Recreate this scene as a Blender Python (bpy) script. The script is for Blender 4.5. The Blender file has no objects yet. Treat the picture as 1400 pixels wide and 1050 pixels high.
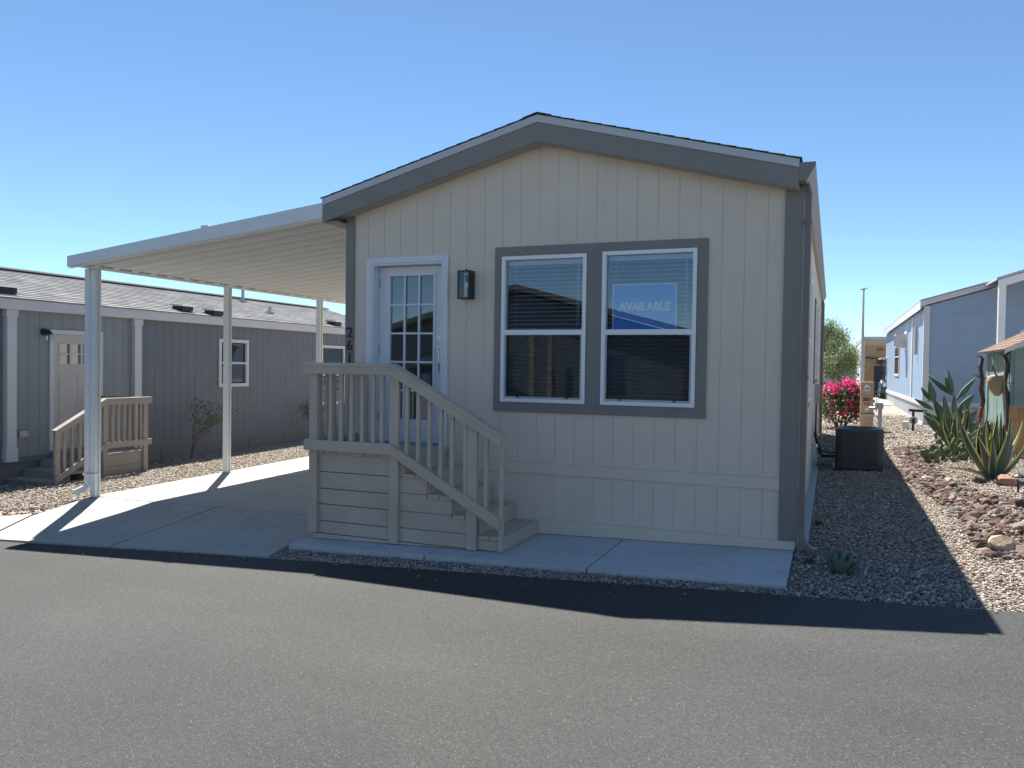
import bpy, bmesh, math, random
import numpy as np
from mathutils import Vector, Matrix, Euler
random.seed(7); rng = np.random.default_rng(11)
R = math.radians
scene = bpy.context.scene
COL = scene.collection

# ------------------------------------------------------------------ camera, sky, sun, exposure
F_PX, CX, CY = 1082.59, 700.0, 525.0
CAM = Vector((2.7071, -7.638, 1.6705)); YAW, PIT, ROL = .384, .0213, .0147
_fw = Vector((-math.sin(YAW)*math.cos(PIT), math.cos(YAW)*math.cos(PIT), -math.sin(PIT)))
_r0 = Vector((math.cos(YAW), math.sin(YAW), 0)); _u0 = _r0.cross(_fw)
_rt = _r0*math.cos(ROL)+_u0*math.sin(ROL); _up = -_r0*math.sin(ROL)+_u0*math.cos(ROL)
cam = bpy.data.objects.new('camera', bpy.data.cameras.new('camera')); COL.objects.link(cam)
m = Matrix((_rt, _up, -_fw)).transposed().to_4x4(); m.translation = CAM
cam.matrix_world = m
cam.data.sensor_width = 36; cam.data.lens = 36*F_PX/1400
cam.data.clip_start = .05; cam.data.clip_end = 2000
scene.camera = cam

SUN = Vector((-.3475, .496, 1)).normalized()          # direction towards the sun
SUN_EL = math.asin(SUN.z)
world = bpy.data.worlds.new('World'); scene.world = world; world.use_nodes = True
wn = world.node_tree; wn.nodes.clear()
sky = wn.nodes.new('ShaderNodeTexSky'); sky.sky_type = 'NISHITA'; sky.sun_disc = False
sky.sun_elevation = SUN_EL; sky.sun_rotation = math.atan2(SUN.x, SUN.y)
sky.altitude = 1500; sky.air_density = .8; sky.dust_density = 0; sky.ozone_density = 2.6
bg = wn.nodes.new('ShaderNodeBackground'); bg.inputs[1].default_value = .070
wo = wn.nodes.new('ShaderNodeOutputWorld')
tn = wn.nodes.new('ShaderNodeVectorMath'); tn.operation = 'MULTIPLY'; tn.inputs[1].default_value = (.90, 1.025, 1.02)   # the phone's cool balance
wn.links.new(sky.outputs[0], tn.inputs[0]); wn.links.new(tn.outputs[0], bg.inputs[0]); wn.links.new(bg.outputs[0], wo.inputs[0])
sl = bpy.data.lights.new('sun', 'SUN'); sl.energy = 4.8; sl.angle = R(.53); sl.color = (1, .968, .88)
so = bpy.data.objects.new('sun', sl); COL.objects.link(so)
so.rotation_euler = SUN.to_track_quat('Z', 'Y').to_euler(); so.location = (0, 0, 30)
vs = scene.view_settings; vs.view_transform = 'Standard'; vs.look = 'None'; vs.exposure = 1.3; vs.gamma = 1
vs.use_curve_mapping = False

# ------------------------------------------------------------------ pixel -> place helpers
def ray(px, py): return _fw + _rt*((px-CX)/F_PX) - _up*((py-CY)/F_PX)
def atY(px, py, y): d = ray(px, py); return CAM + d*((y-CAM.y)/d.y)
def atX(px, py, x): d = ray(px, py); return CAM + d*((x-CAM.x)/d.x)

# heights of the place
def PAD(x, y=0): return -.035+.03*x
def joint_y(x): return -.16+.05*(x+6.12)
def DRV(x, y):                                  # flat under the carport, apron falling to the street
    yj = joint_y(x); zb = -.09+.0137*(max(y, yj)+.16)
    if y < yj: zb += (STREET(x, edge_y(x))+.012-zb)*(yj-y)/(yj-edge_y(x))
    return zb
def STREET(x, y): return -.045+.034*max(-40, min(x, 40))+.02*max(y, -16)
def edge_y(x): return -1.645+(.068 if x < -2.164 else .0403)*(x+2.164)      # street edge
def GND(x, y):
    xc = max(-16, min(x, 14)); yc = max(-3, min(y, 40))
    z = -.06+.03*max(xc, -2.5)+.0115*yc
    if xc < -6.3: z += .045*(xc+6.3)
    if 2 < x < 8 and -4 < y < 20: z += .11*math.exp(-((x-4.7)/.75)**2)*(1/(1+math.exp(-(y-1.0)*2.2)))*(1/(1+math.exp((y-11)*1.2)))
    return z

# ------------------------------------------------------------------ materials
def new_mat(name):
    mt = bpy.data.materials.new(name); mt.use_nodes = True
    nt = mt.node_tree; b = nt.nodes['Principled BSDF']; return mt, nt, b
def N(nt, t, **kw):
    n = nt.nodes.new(t)
    for k, v in kw.items():
        if k.startswith('i_'): n.inputs[k[2:].replace('_', ' ')].default_value = v
        else: setattr(n, k, v)
    return n
def coords(nt, scale=(1, 1, 1), obj=True):
    tc = N(nt, 'ShaderNodeTexCoord'); mp = N(nt, 'ShaderNodeMapping'); mp.inputs['Scale'].default_value = scale
    if obj == 'geo':
        g = N(nt, 'ShaderNodeNewGeometry'); nt.links.new(g.outputs['Position'], mp.inputs[0])
    else: nt.links.new(tc.outputs['Object'], mp.inputs[0])
    return mp.outputs[0]
def paint(name, col, rough=.6, var=.06, bump=.0, bscale=(40, 40, 6), vscale=2.5, metallic=0, spec=.5, dirt=0, fine=0):
    """painted or plain surface: slow colour drift, fine grain, optional scuffs"""
    mt, nt, b = new_mat(name); L = nt.links.new
    p = coords(nt, obj='geo')
    n1 = N(nt, 'ShaderNodeTexNoise'); n1.inputs['Scale'].default_value = vscale; n1.inputs['Detail'].default_value = 5
    L(p, n1.inputs['Vector'])
    mr = N(nt, 'ShaderNodeMapRange'); mr.inputs[1].default_value = .3; mr.inputs[2].default_value = .7
    mr.inputs[3].default_value = 1-var; mr.inputs[4].default_value = 1+var; L(n1.outputs[0], mr.inputs[0])
    mx = N(nt, 'ShaderNodeVectorMath', operation='SCALE'); mx.inputs[0].default_value = col[:3]
    L(mr.outputs[0], mx.inputs['Scale']); out = mx.outputs[0]
    if dirt:
        n3 = N(nt, 'ShaderNodeTexNoise'); n3.inputs['Scale'].default_value = 9; n3.inputs['Detail'].default_value = 8; n3.inputs['Roughness'].default_value = .7
        L(p, n3.inputs['Vector'])
        m3 = N(nt, 'ShaderNodeMapRange'); m3.inputs[1].default_value = .58; m3.inputs[2].default_value = .75; m3.inputs[4].default_value = dirt
        L(n3.outputs[0], m3.inputs[0])
        mm = N(nt, 'ShaderNodeMix', data_type='RGBA'); L(m3.outputs[0], mm.inputs[0]); L(out, mm.inputs[6])
        mm.inputs[7].default_value = (col[0]*.55, col[1]*.5, col[2]*.43, 1); out = mm.outputs[2]
    L(out, b.inputs['Base Color'])
    b.inputs['Roughness'].default_value = rough; b.inputs['Metallic'].default_value = metallic
    b.inputs['Specular IOR Level'].default_value = spec
    if bump:
        n2 = N(nt, 'ShaderNodeTexNoise'); n2.inputs['Scale'].default_value = 1; n2.inputs['Detail'].default_value = 6; n2.inputs['Roughness'].default_value = .65
        q = coords(nt, bscale, obj='geo'); L(q, n2.inputs['Vector'])
        bp = N(nt, 'ShaderNodeBump'); bp.inputs['Strength'].default_value = bump; bp.inputs['Distance'].default_value = .004
        L(n2.outputs[0], bp.inputs['Height']); L(bp.outputs[0], b.inputs['Normal'])
    return mt
def attr_mat(name, rough=.9, bump=.4, bs=60, spec=.3, trans=0):
    """each piece carries its own colour"""
    mt, nt, b = new_mat(name); L = nt.links.new
    a = N(nt, 'ShaderNodeAttribute', attribute_name='piece'); p = coords(nt, obj='geo')
    n = N(nt, 'ShaderNodeTexNoise'); n.inputs['Scale'].default_value = bs; n.inputs['Detail'].default_value = 4; L(p, n.inputs['Vector'])
    mr = N(nt, 'ShaderNodeMapRange'); mr.inputs[3].default_value = .7; mr.inputs[4].default_value = 1.3; L(n.outputs[0], mr.inputs[0])
    mx = N(nt, 'ShaderNodeVectorMath', operation='SCALE'); L(a.outputs[0], mx.inputs[0]); L(mr.outputs[0], mx.inputs['Scale'])
    L(mx.outputs[0], b.inputs['Base Color']); b.inputs['Roughness'].default_value = rough; b.inputs['Specular IOR Level'].default_value = spec
    if bump:
        bp = N(nt, 'ShaderNodeBump'); bp.inputs['Strength'].default_value = bump; bp.inputs['Distance'].default_value = .01
        L(n.outputs[0], bp.inputs['Height']); L(bp.outputs[0], b.inputs['Normal'])
    if trans:
        tr = N(nt, 'ShaderNodeBsdfTranslucent'); L(mx.outputs[0], tr.inputs[0]); ms = N(nt, 'ShaderNodeMixShader'); ms.inputs[0].default_value = trans
        L(b.outputs[0], ms.inputs[1]); L(tr.outputs[0], ms.inputs[2]); L(ms.outputs[0], nt.nodes['Material Output'].inputs[0])
    return mt
def glass_mat(name, tint=(.55, .62, .66), refl=.16, rough=.0):
    mt, nt, b = new_mat(name); L = nt.links.new; nt.nodes.remove(b)
    t = N(nt, 'ShaderNodeBsdfTransparent'); t.inputs[0].default_value = (*tint, 1)
    g = N(nt, 'ShaderNodeBsdfGlossy'); g.inputs['Roughness'].default_value = rough; g.inputs[0].default_value = (.93, .97, 1, 1)
    fr = N(nt, 'ShaderNodeFresnel'); fr.inputs[0].default_value = 1.5
    ad = N(nt, 'ShaderNodeMath', operation='ADD'); ad.inputs[1].default_value = refl; ad.use_clamp = True; L(fr.outputs[0], ad.inputs[0])
    ms = N(nt, 'ShaderNodeMixShader'); L(ad.outputs[0], ms.inputs[0]); L(t.outputs[0], ms.inputs[1]); L(g.outputs[0], ms.inputs[2])
    L(ms.outputs[0], nt.nodes['Material Output'].inputs[0]); return mt
def ramp(nt, stops):
    r = N(nt, 'ShaderNodeValToRGB'); e = r.color_ramp.elements
    while len(e) < len(stops): e.new(.5)
    for k, (p, c) in enumerate(stops): e[k].position = p; e[k].color = (*c, 1)
    return r
def asphalt_mat():
    mt, nt, b = new_mat('asphalt'); L = nt.links.new; p = coords(nt, obj='geo')
    big = N(nt, 'ShaderNodeTexNoise'); big.inputs['Scale'].default_value = .55; big.inputs['Detail'].default_value = 6; L(p, big.inputs['Vector'])
    rb = ramp(nt, [(.25, (.034, .0345, .0345)), (.5, (.041, .0415, .041)), (.75, (.049, .049, .048))]); L(big.outputs[0], rb.inputs[0])
    gr = N(nt, 'ShaderNodeTexVoronoi'); gr.inputs['Scale'].default_value = 150; L(p, gr.inputs['Vector'])
    sep = N(nt, 'ShaderNodeSeparateColor'); L(gr.outputs['Color'], sep.inputs[0])
    mr = N(nt, 'ShaderNodeMapRange'); mr.inputs[3].default_value = .5; mr.inputs[4].default_value = 1.5; L(sep.outputs[0], mr.inputs[0])
    sc = N(nt, 'ShaderNodeVectorMath', operation='SCALE'); L(rb.outputs[0], sc.inputs[0]); L(mr.outputs[0], sc.inputs['Scale'])
    trk = N(nt, 'ShaderNodeTexNoise'); trk.inputs['Scale'].default_value = 1; trk.inputs['Detail'].default_value = 4; qq = coords(nt, (.12, .95, 1), obj='geo'); L(qq, trk.inputs['Vector'])
    tm = N(nt, 'ShaderNodeMapRange'); tm.inputs[1].default_value = .3; tm.inputs[2].default_value = .7; tm.inputs[3].default_value = .84; tm.inputs[4].default_value = 1.16; L(trk.outputs[0], tm.inputs[0])
    sc2 = N(nt, 'ShaderNodeVectorMath', operation='SCALE'); L(sc.outputs[0], sc2.inputs[0]); L(tm.outputs[0], sc2.inputs['Scale']); sc = sc2
    # pale aggregate specks
    sp = N(nt, 'ShaderNodeMapRange'); sp.inputs[1].default_value = .975; sp.inputs[2].default_value = .99; L(sep.outputs[1], sp.inputs[0])
    mx = N(nt, 'ShaderNodeMix', data_type='RGBA'); L(sp.outputs[0], mx.inputs[0]); L(sc.outputs[0], mx.inputs[6]); mx.inputs[7].default_value = (.12, .118, .112, 1)
    # hairline cracks and roller marks
    wv = N(nt, 'ShaderNodeTexNoise'); wv.inputs['Scale'].default_value = 1.1; wv.inputs['Detail'].default_value = 10; wv.inputs['Roughness'].default_value = .6
    q = coords(nt, (.7, 1.6, 1), obj='geo'); L(q, wv.inputs['Vector'])
    cr = N(nt, 'ShaderNodeMath', operation='SUBTRACT'); cr.inputs[1].default_value = .5; L(wv.outputs[0], cr.inputs[0])
    ab = N(nt, 'ShaderNodeMath', operation='ABSOLUTE'); L(cr.outputs[0], ab.inputs[0])
    cm = N(nt, 'ShaderNodeMapRange'); cm.inputs[1].default_value = 0; cm.inputs[2].default_value = .004; cm.inputs[3].default_value = .6; cm.inputs[4].default_value = 0; L(ab.outputs[0], cm.inputs[0])
    msk = N(nt, 'ShaderNodeTexNoise'); msk.inputs['Scale'].default_value = .8; L(p, msk.inputs['Vector'])
    mk = N(nt, 'ShaderNodeMapRange'); mk.inputs[1].default_value = .47; mk.inputs[2].default_value = .58; L(msk.outputs[0], mk.inputs[0])
    mu = N(nt, 'ShaderNodeMath', operation='MULTIPLY'); L(cm.outputs[0], mu.inputs[0]); L(mk.outputs[0], mu.inputs[1])
    m2 = N(nt, 'ShaderNodeMix', data_type='RGBA'); L(mu.outputs[0], m2.inputs[0]); L(mx.outputs[2], m2.inputs[6]); m2.inputs[7].default_value = (.03, .03, .03, 1)
    L(m2.outputs[2], b.inputs['Base Color']); b.inputs['Roughness'].default_value = .66; b.inputs['Specular IOR Level'].default_value = .3
    h = N(nt, 'ShaderNodeTexNoise'); h.inputs['Scale'].default_value = 190; h.inputs['Detail'].default_value = 5; h.inputs['Roughness'].default_value = .7; L(p, h.inputs['Vector'])
    hh = N(nt, 'ShaderNodeMath', operation='ADD'); L(h.outputs[0], hh.inputs[0]); L(gr.outputs['Distance'], hh.inputs[1])
    bp = N(nt, 'ShaderNodeBump'); bp.inputs['Strength'].default_value = .8; bp.inputs['Distance'].default_value = .004
    L(hh.outputs[0], bp.inputs['Height']); L(bp.outputs[0], b.inputs['Normal']); return mt
def concrete_mat(name, col):
    mt, nt, b = new_mat(name); L = nt.links.new; p = coords(nt, obj='geo')
    n1 = N(nt, 'ShaderNodeTexNoise'); n1.inputs['Scale'].default_value = 1.3; n1.inputs['Detail'].default_value = 7; n1.inputs['Roughness'].default_value = .6; L(p, n1.inputs['Vector'])
    c = lambda k: tuple(v*k for v in col)
    r1 = ramp(nt, [(.28, c(.86)), (.5, c(1.0)), (.75, c(1.08))]); L(n1.outputs[0], r1.inputs[0])
    n2 = N(nt, 'ShaderNodeTexNoise'); n2.inputs['Scale'].default_value = 26; n2.inputs['Detail'].default_value = 8; n2.inputs['Roughness'].default_value = .75; L(p, n2.inputs['Vector'])
    m2 = N(nt, 'ShaderNodeMapRange'); m2.inputs[3].default_value = .88; m2.inputs[4].default_value = 1.1; L(n2.outputs[0], m2.inputs[0])
    s = N(nt, 'ShaderNodeVectorMath', operation='SCALE'); L(r1.outputs[0], s.inputs[0]); L(m2.outputs[0], s.inputs['Scale'])
    n3 = N(nt, 'ShaderNodeTexNoise'); n3.inputs['Scale'].default_value = 5; n3.inputs['Detail'].default_value = 9; L(p, n3.inputs['Vector'])
    m3 = N(nt, 'ShaderNodeMapRange'); m3.inputs[1].default_value = .60; m3.inputs[2].default_value = .72; m3.inputs[4].default_value = .45; L(n3.outputs[0], m3.inputs[0])
    mx = N(nt, 'ShaderNodeMix', data_type='RGBA'); L(m3.outputs[0], mx.inputs[0]); L(s.outputs[0], mx.inputs[6]); mx.inputs[7].default_value = (*c(.62), 1)
    L(mx.outputs[2], b.inputs['Base Color']); b.inputs['Roughness'].default_value = .85; b.inputs['Specular IOR Level'].default_value = .3
    bp = N(nt, 'ShaderNodeBump'); bp.inputs['Strength'].default_value = .25; bp.inputs['Distance'].default_value = .004
    L(n2.outputs[0], bp.inputs['Height']); L(bp.outputs[0], b.inputs['Normal']); return mt
def gravel_ground_mat():
    mt, nt, b = new_mat('gravel_ground'); L = nt.links.new; p = coords(nt, obj='geo')
    v = N(nt, 'ShaderNodeTexVoronoi'); v.inputs['Scale'].default_value = 26; L(p, v.inputs['Vector'])
    sep = N(nt, 'ShaderNodeSeparateColor'); L(v.outputs['Color'], sep.inputs[0])
    r = ramp(nt, [(0, (.13, .10, .085)), (.35, (.27, .21, .17)), (.7, (.36, .30, .25)), (1, (.48, .43, .38))]); L(sep.outputs[0], r.inputs[0])
    L(r.outputs[0], b.inputs['Base Color']); b.inputs['Roughness'].default_value = .95
    bp = N(nt, 'ShaderNodeBump'); bp.inputs['Strength'].default_value = 1; bp.inputs['Distance'].default_value = .02; bp.invert = True
    L(v.outputs['Distance'], bp.inputs['Height']); L(bp.outputs[0], b.inputs['Normal']); return mt

MT = dict(
    cream=paint('cream_siding_paint', (.69, .60, .485), .62, .03, .25, (70, 70, 5)),
    grey=paint('grey_trim_paint', (.225, .207, .188), .55, .03, .2, (60, 60, 8)),
    drip=paint('pale_drip_edge', (.50, .50, .50), .4, .03),
    stair=paint('taupe_stair_paint', (.53, .455, .36), .65, .09, .6, (10, 60, 60), dirt=.35),
    white=paint('white_vinyl', (.85, .85, .85), .35, .02),
    door=paint('white_door_paint', (.70, .71, .73), .4, .02),
    taupe=paint('taupe_metal_paint', (.21, .18, .155), .45, .04),
    soffit=paint('soffit_paint', (.42, .385, .33), .6, .03),
    carport=paint('carport_metal', (.71, .73, .73), .38, .03, spec=.5),
    black=paint('black_metal', (.015, .015, .017), .45, .1),
    chrome=paint('brushed_metal', (.6, .6, .6), .25, .02, metallic=1),
    shingle=attr_mat('shingle', .95, .7, 120, .2),
    darkshingle=paint('dark_shingle', (.055, .055, .058), .95, .2, .6, (50, 50, 50)),
    asphalt=asphalt_mat(), concrete=concrete_mat('driveway_concrete', (.42, .405, .365)),
    padc=concrete_mat('pad_concrete', (.53, .53, .53)), footing=concrete_mat('footing_concrete', (.42, .42, .40)),
    gground=gravel_ground_mat(), pebble=attr_mat('pebble', .9, .4, 90, .3),
    rock=attr_mat('rock', .95, 1.0, 45, .2),
    glass=glass_mat('window_glass', (.88, .92, .95), .045), clear=glass_mat('lantern_glass', (.9, .91, .92), .0),
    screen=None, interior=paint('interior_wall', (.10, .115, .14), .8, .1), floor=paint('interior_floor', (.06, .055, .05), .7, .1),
    blind=paint('blind_slat', (.72, .73, .74), .5, .02), sign=paint('sign_blue', (.03, .32, .86), .4, .02),
    letter=paint('sign_white', (.92, .93, .94), .5, .02),
    ac=paint('dark_unit_paint', (.060, .062, .066), .5, .06), acl=paint('louvre_paint', (.085, .088, .09), .5, .05),
    hgrey=paint('slate_siding', (.135, .158, .185), .6, .05, .25, (60, 60, 5)),
    hlight=paint('pale_blue_grey_siding', (.235, .262, .285), .6, .03, .25, (60, 60, 5)),
    hwhite=paint('off_white_trim', (.58, .58, .58), .55, .03),
    hdoor=paint('neighbour_door', (.50, .475, .45), .5, .02),
    hskirt=paint('slate_skirt', (.15, .162, .175), .6, .04, .2, (60, 60, 5)),
    blue=paint('blue_siding', (.25, .345, .48), .6, .05, .25, (60, 60, 5)),
    bskirt=paint('ribbed_skirt', (.50, .52, .54), .55, .04), broof=paint('pale_roof_edge', (.56, .58, .62), .5, .03),
    tan=paint('tan_siding', (.42, .27, .155), .7, .05), tanl=paint('sandy_panel', (.50, .38, .27), .7, .05),
    navy=paint('navy_door', (.03, .06, .11), .4, .05), cool=paint('cool_white_wall', (.60, .58, .54), .7, .04),
    ped=paint('sand_metal', (.42, .305, .205), .5, .04), steel=paint('grey_steel', (.42, .42, .42), .45, .05, metallic=.6),
    shedg=paint('green_shed_paint', (.20, .285, .27), .7, .12, .4, (40, 40, 5), dirt=.4), shedr=attr_mat('shed_shingle', .9, .6, 60, .2),
    bamboo=paint('cane_slat', (.36, .20, .085), .6, .25, .3, (30, 30, 4)), wood=paint('weathered_wood', (.10, .08, .065), .9, .3, .8, (30, 30, 6)),
    clay=paint('tan_clay', (.42, .33, .23), .8, .15, .4, (20, 20, 20)), red=paint('red_print', (.36, .05, .05), .5, .02),
    tyre=paint('rubber', (.02, .02, .02), .8, .1), meterg=paint('meter_face', (.6, .6, .6), .3, .02),
    green=paint('agave_green', (.060, .105, .078), .5, .18, .15, (8, 8, 8), spec=.35), yellow=paint('agave_margin', (.60, .52, .17), .5, .08),
    pad=paint('cactus_pad', (.085, .145, .085), .55, .18, .4, (30, 30, 30), vscale=6, spec=.35),
    padl=paint('cactus_pad_olive', (.105, .135, .06), .55, .18, .4, (30, 30, 30), vscale=6, spec=.35),
    succ=paint('succulent_green', (.11, .17, .13), .5, .15, spec=.35), leaf=attr_mat('leaf', .6, .0, 30, .3, .25), bark=paint('bark', (.12, .095, .07), .9, .2, .6, (20, 20, 5)),
    earth=paint('desert_ground', (.30, .245, .19), .95, .15, .5, (4, 4, 4), vscale=.3),
    brownwood=paint('brown_stain', (.20, .13, .08), .7, .1), bulb=paint('bulb_glass', (.8, .8, .8), .1, .01),
)
def screen_mat():
    mt, nt, b = new_mat('insect_screen'); L = nt.links.new
    t = N(nt, 'ShaderNodeBsdfTransparent'); b.inputs['Base Color'].default_value = (.03, .032, .035, 1); b.inputs['Roughness'].default_value = .8
    ms = N(nt, 'ShaderNodeMixShader'); ms.inputs[0].default_value = .3; L(t.outputs[0], ms.inputs[1]); L(b.outputs[0], ms.inputs[2])
    L(ms.outputs[0], nt.nodes['Material Output'].inputs[0]); return mt
MT['screen'] = screen_mat()

# ------------------------------------------------------------------ mesh helpers
ORG = {}
class MB:
    def __init__(s): s.v = []; s.f = []; s.m = []; s.c = []
    def add(s, vs, fs, mi=0, col=None):
        o = len(s.v); s.v += [tuple(p) for p in vs]
        for f in fs: s.f.append(tuple(i+o for i in f)); s.m.append(mi); s.c.append(col)
        return s
    def hexa(s, p, mi=0, col=None):   # p: bottom 4 (ccw), top 4
        return s.add(p, [(3, 2, 1, 0), (4, 5, 6, 7), (0, 1, 5, 4), (1, 2, 6, 5), (2, 3, 7, 6), (3, 0, 4, 7)], mi, col)
    def box(s, x0, x1, y0, y1, z0, z1, mi=0, col=None):
        x0, x1 = min(x0, x1), max(x0, x1); y0, y1 = min(y0, y1), max(y0, y1); z0, z1 = min(z0, z1), max(z0, z1)
        return s.hexa([(x0, y0, z0), (x1, y0, z0), (x1, y1, z0), (x0, y1, z0), (x0, y0, z1), (x1, y0, z1), (x1, y1, z1), (x0, y1, z1)], mi, col)
    def prism(s, pts, a, vec, mi=0, col=None):
        """closed polygon pts (3d) extruded by vec"""
        n = len(pts); v = Vector(vec); P = [Vector(p) for p in pts]
        nn = Vector((0, 0, 0))
        for i in range(n): nn += P[i].cross(P[(i+1) % n])
        if nn.dot(v) > 0: P.reverse()
        vs = P+[p+v for p in P]
        fs = [tuple(range(n)), tuple(range(2*n-1, n-1, -1))]+[(i, i+n, (i+1) % n+n, (i+1) % n) for i in range(n)]
        return s.add(vs, fs, mi, col)
    def beam(s, a, b, w, h, up=(0, 0, 1), mi=0, col=None):
        a, b = Vector(a), Vector(b); d = (b-a).normalized(); u = Vector(up); sd = d.cross(u).normalized(); u = sd.cross(d)
        q = [(-w/2, -h/2), (w/2, -h/2), (w/2, h/2), (-w/2, h/2)]
        return s.prism([a+sd*i+u*j for i, j in q], 0, b-a, mi, col)
    def tube(s, pts, rad, n=10, mi=0, cap=True, col=None):
        P = [Vector(p) for p in pts]; k = len(P)
        if not hasattr(rad, '__len__'): rad = [rad]*k
        rings = []; prev = None
        for i in range(k):
            d = (P[min(i+1, k-1)]-P[max(i-1, 0)]).normalized()
            a = prev if prev is not None else (Vector((1, 0, 0)) if abs(d.x) < .9 else Vector((0, 1, 0)))
            a = (a-d*a.dot(d)).normalized(); prev = a; b = d.cross(a)
            rings.append([P[i]+(a*math.cos(2*math.pi*j/n)+b*math.sin(2*math.pi*j/n))*rad[i] for j in range(n)])
        vs = [p for r_ in rings for p in r_]; fs = []
        for i in range(k-1):
            for j in range(n): fs.append((i*n+j, i*n+(j+1) % n, (i+1)*n+(j+1) % n, (i+1)*n+j))
        if cap: fs += [tuple(range(n-1, -1, -1)), tuple(range((k-1)*n, k*n))]
        return s.add(vs, fs, mi, col)
    def mesh(s, name, mats, org=(0, 0, 0), smooth=False):
        me = bpy.data.meshes.new(name); o = Vector(org)
        me.from_pydata([tuple(Vector(p)-o) for p in s.v], [], s.f)
        for mt in (mats if isinstance(mats, (list, tuple)) else [mats]): me.materials.append(mt)
        me.polygons.foreach_set('material_index', s.m)
        if any(c is not None for c in s.c):
            at = me.attributes.new('piece', 'FLOAT_COLOR', 'FACE')
            at.data.foreach_set('color', [v for c in s.c for v in ((*c, 1) if c is not None else (.3, .3, .3, 1))])
        if smooth: me.polygons.foreach_set('use_smooth', [True]*len(me.polygons))
        me.update(); return me
    def build(s, name, mats, parent=None, smooth=False, bevel=0):
        org = ORG.get(parent.name, Vector((0, 0, 0))) if parent else Vector((0, 0, 0))
        return link(name, s.mesh(name, mats, org, smooth), parent, bevel=bevel)
def link(name, me, parent=None, loc=None, rot=None, scale=None, bevel=0):
    o = bpy.data.objects.new(name, me); COL.objects.link(o)
    if parent: o.parent = parent; ORG[o.name] = ORG.get(parent.name, Vector((0, 0, 0)))
    if loc is not None: o.location = Vector(loc)-(ORG.get(parent.name, Vector((0, 0, 0))) if parent else Vector((0, 0, 0)))
    if rot is not None: o.rotation_euler = rot
    if scale is not None: o.scale = scale if hasattr(scale, '__len__') else (scale,)*3
    if bevel:
        bm_ = o.modifiers.new('bevel', 'BEVEL'); bm_.width = bevel; bm_.segments = 2; bm_.limit_method = 'ANGLE'; bm_.harden_normals = False
    return o
def tag(o, label, cat, group=None):
    o['label'] = label; o['category'] = cat
    if group: o['group'] = group
    return o
def thing(name, loc, label, cat, group=None):
    o = bpy.data.objects.new(name, None); COL.objects.link(o); o.location = loc; o.empty_display_size = .2
    ORG[o.name] = Vector(loc); return tag(o, label, cat, group)
def struct(o): o['kind'] = 'structure'; return o
def box(name, mat, parent, *a, bevel=0): return MB().box(*a).build(name, mat, parent, bevel=bevel)
def text_mesh(body, size, mat, bold=.0, extrude=.002, shear=0):
    cu = bpy.data.curves.new('lettering', 'FONT'); cu.body = body; cu.size = size; cu.align_x = 'CENTER'; cu.align_y = 'CENTER'
    cu.extrude = extrude; cu.offset = bold; cu.shear = shear; cu.resolution_u = 3
    ob = bpy.data.objects.new('lettering', cu); COL.objects.link(ob)
    dg = bpy.context.evaluated_depsgraph_get(); me = bpy.data.meshes.new_from_object(ob.evaluated_get(dg))
    bpy.data.objects.remove(ob); bpy.data.curves.remove(cu)
    me.materials.clear(); me.materials.append(mat); me.name = 'lettering'; return me

# ------------------------------------------------------------------ ground, street, concrete
def ground_sheet():
    xs = sorted(set([-900, -300, -120, -60, -40, -30, -24]+[round(-20+.5*i, 2) for i in range(81)]+[24, 30, 40, 60, 120, 300, 900]))
    ys = sorted(set([-900, -300, -120, -60, -40, -30, -24, -20, -16]+[round(-14+.5*i, 2) for i in range(109)]+[45, 60, 80, 120, 300, 900]))
    vs = []
    for y in ys:
        for x in xs:
            e = edge_y(max(-12, min(x, 12)))
            z = GND(x, y) if y > e+.02 else min(GND(x, y), STREET(x, y))-.07
            if -6.6 < x < -2.2 and -3 < y < 14: z = min(z, DRV(max(-6.2, x), y)-.1)
            if -2.6 < x < 2.4 and -1.3 < y < 13: z = min(z, PAD(x)-.12)
            if x < -22 or x > 18 or y > 45: z = min(z, GND(x, y)-.02)
            vs.append((x, y, z))
    n = len(xs); fs = [(j*n+i, j*n+i+1, (j+1)*n+i+1, (j+1)*n+i) for j in range(len(ys)-1) for i in range(n-1)]
    mb = MB(); mb.add(vs, fs); return mb
struct(ground_sheet().build('ground', MT['gground'], smooth=True))
mb = MB()
sx = [-60, -40, -20, -12, -8, -5, -3, -1, 0, 1, 2, 3, 4, 6, 9, 14, 20, 40, 60]
top = []; 
for x in sx: top.append((x, edge_y(max(-12, min(12, x)))+rng.normal(0, .008)))
vs = []; 
for x, y in top:
    for yy in (y, y-.6, -6, -10, -14): vs.append((x, yy, STREET(x, yy)))
fs = [(i*5+k, i*5+k+1, (i+1)*5+k+1, (i+1)*5+k) for i in range(len(sx)-1) for k in range(4)]
fs = [tuple(reversed(f)) for f in fs] if False else fs
mb.add(vs, fs)
for i in range(len(sx)-1):      # pavement edge thickness
    a, b = vs[i*5], vs[(i+1)*5]
    mb.add([a, b, (b[0], b[1]+.03, b[2]-.08), (a[0], a[1]+.03, a[2]-.08)], [(0, 1, 2, 3)])
street = struct(mb.build('street', MT['asphalt']))

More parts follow.
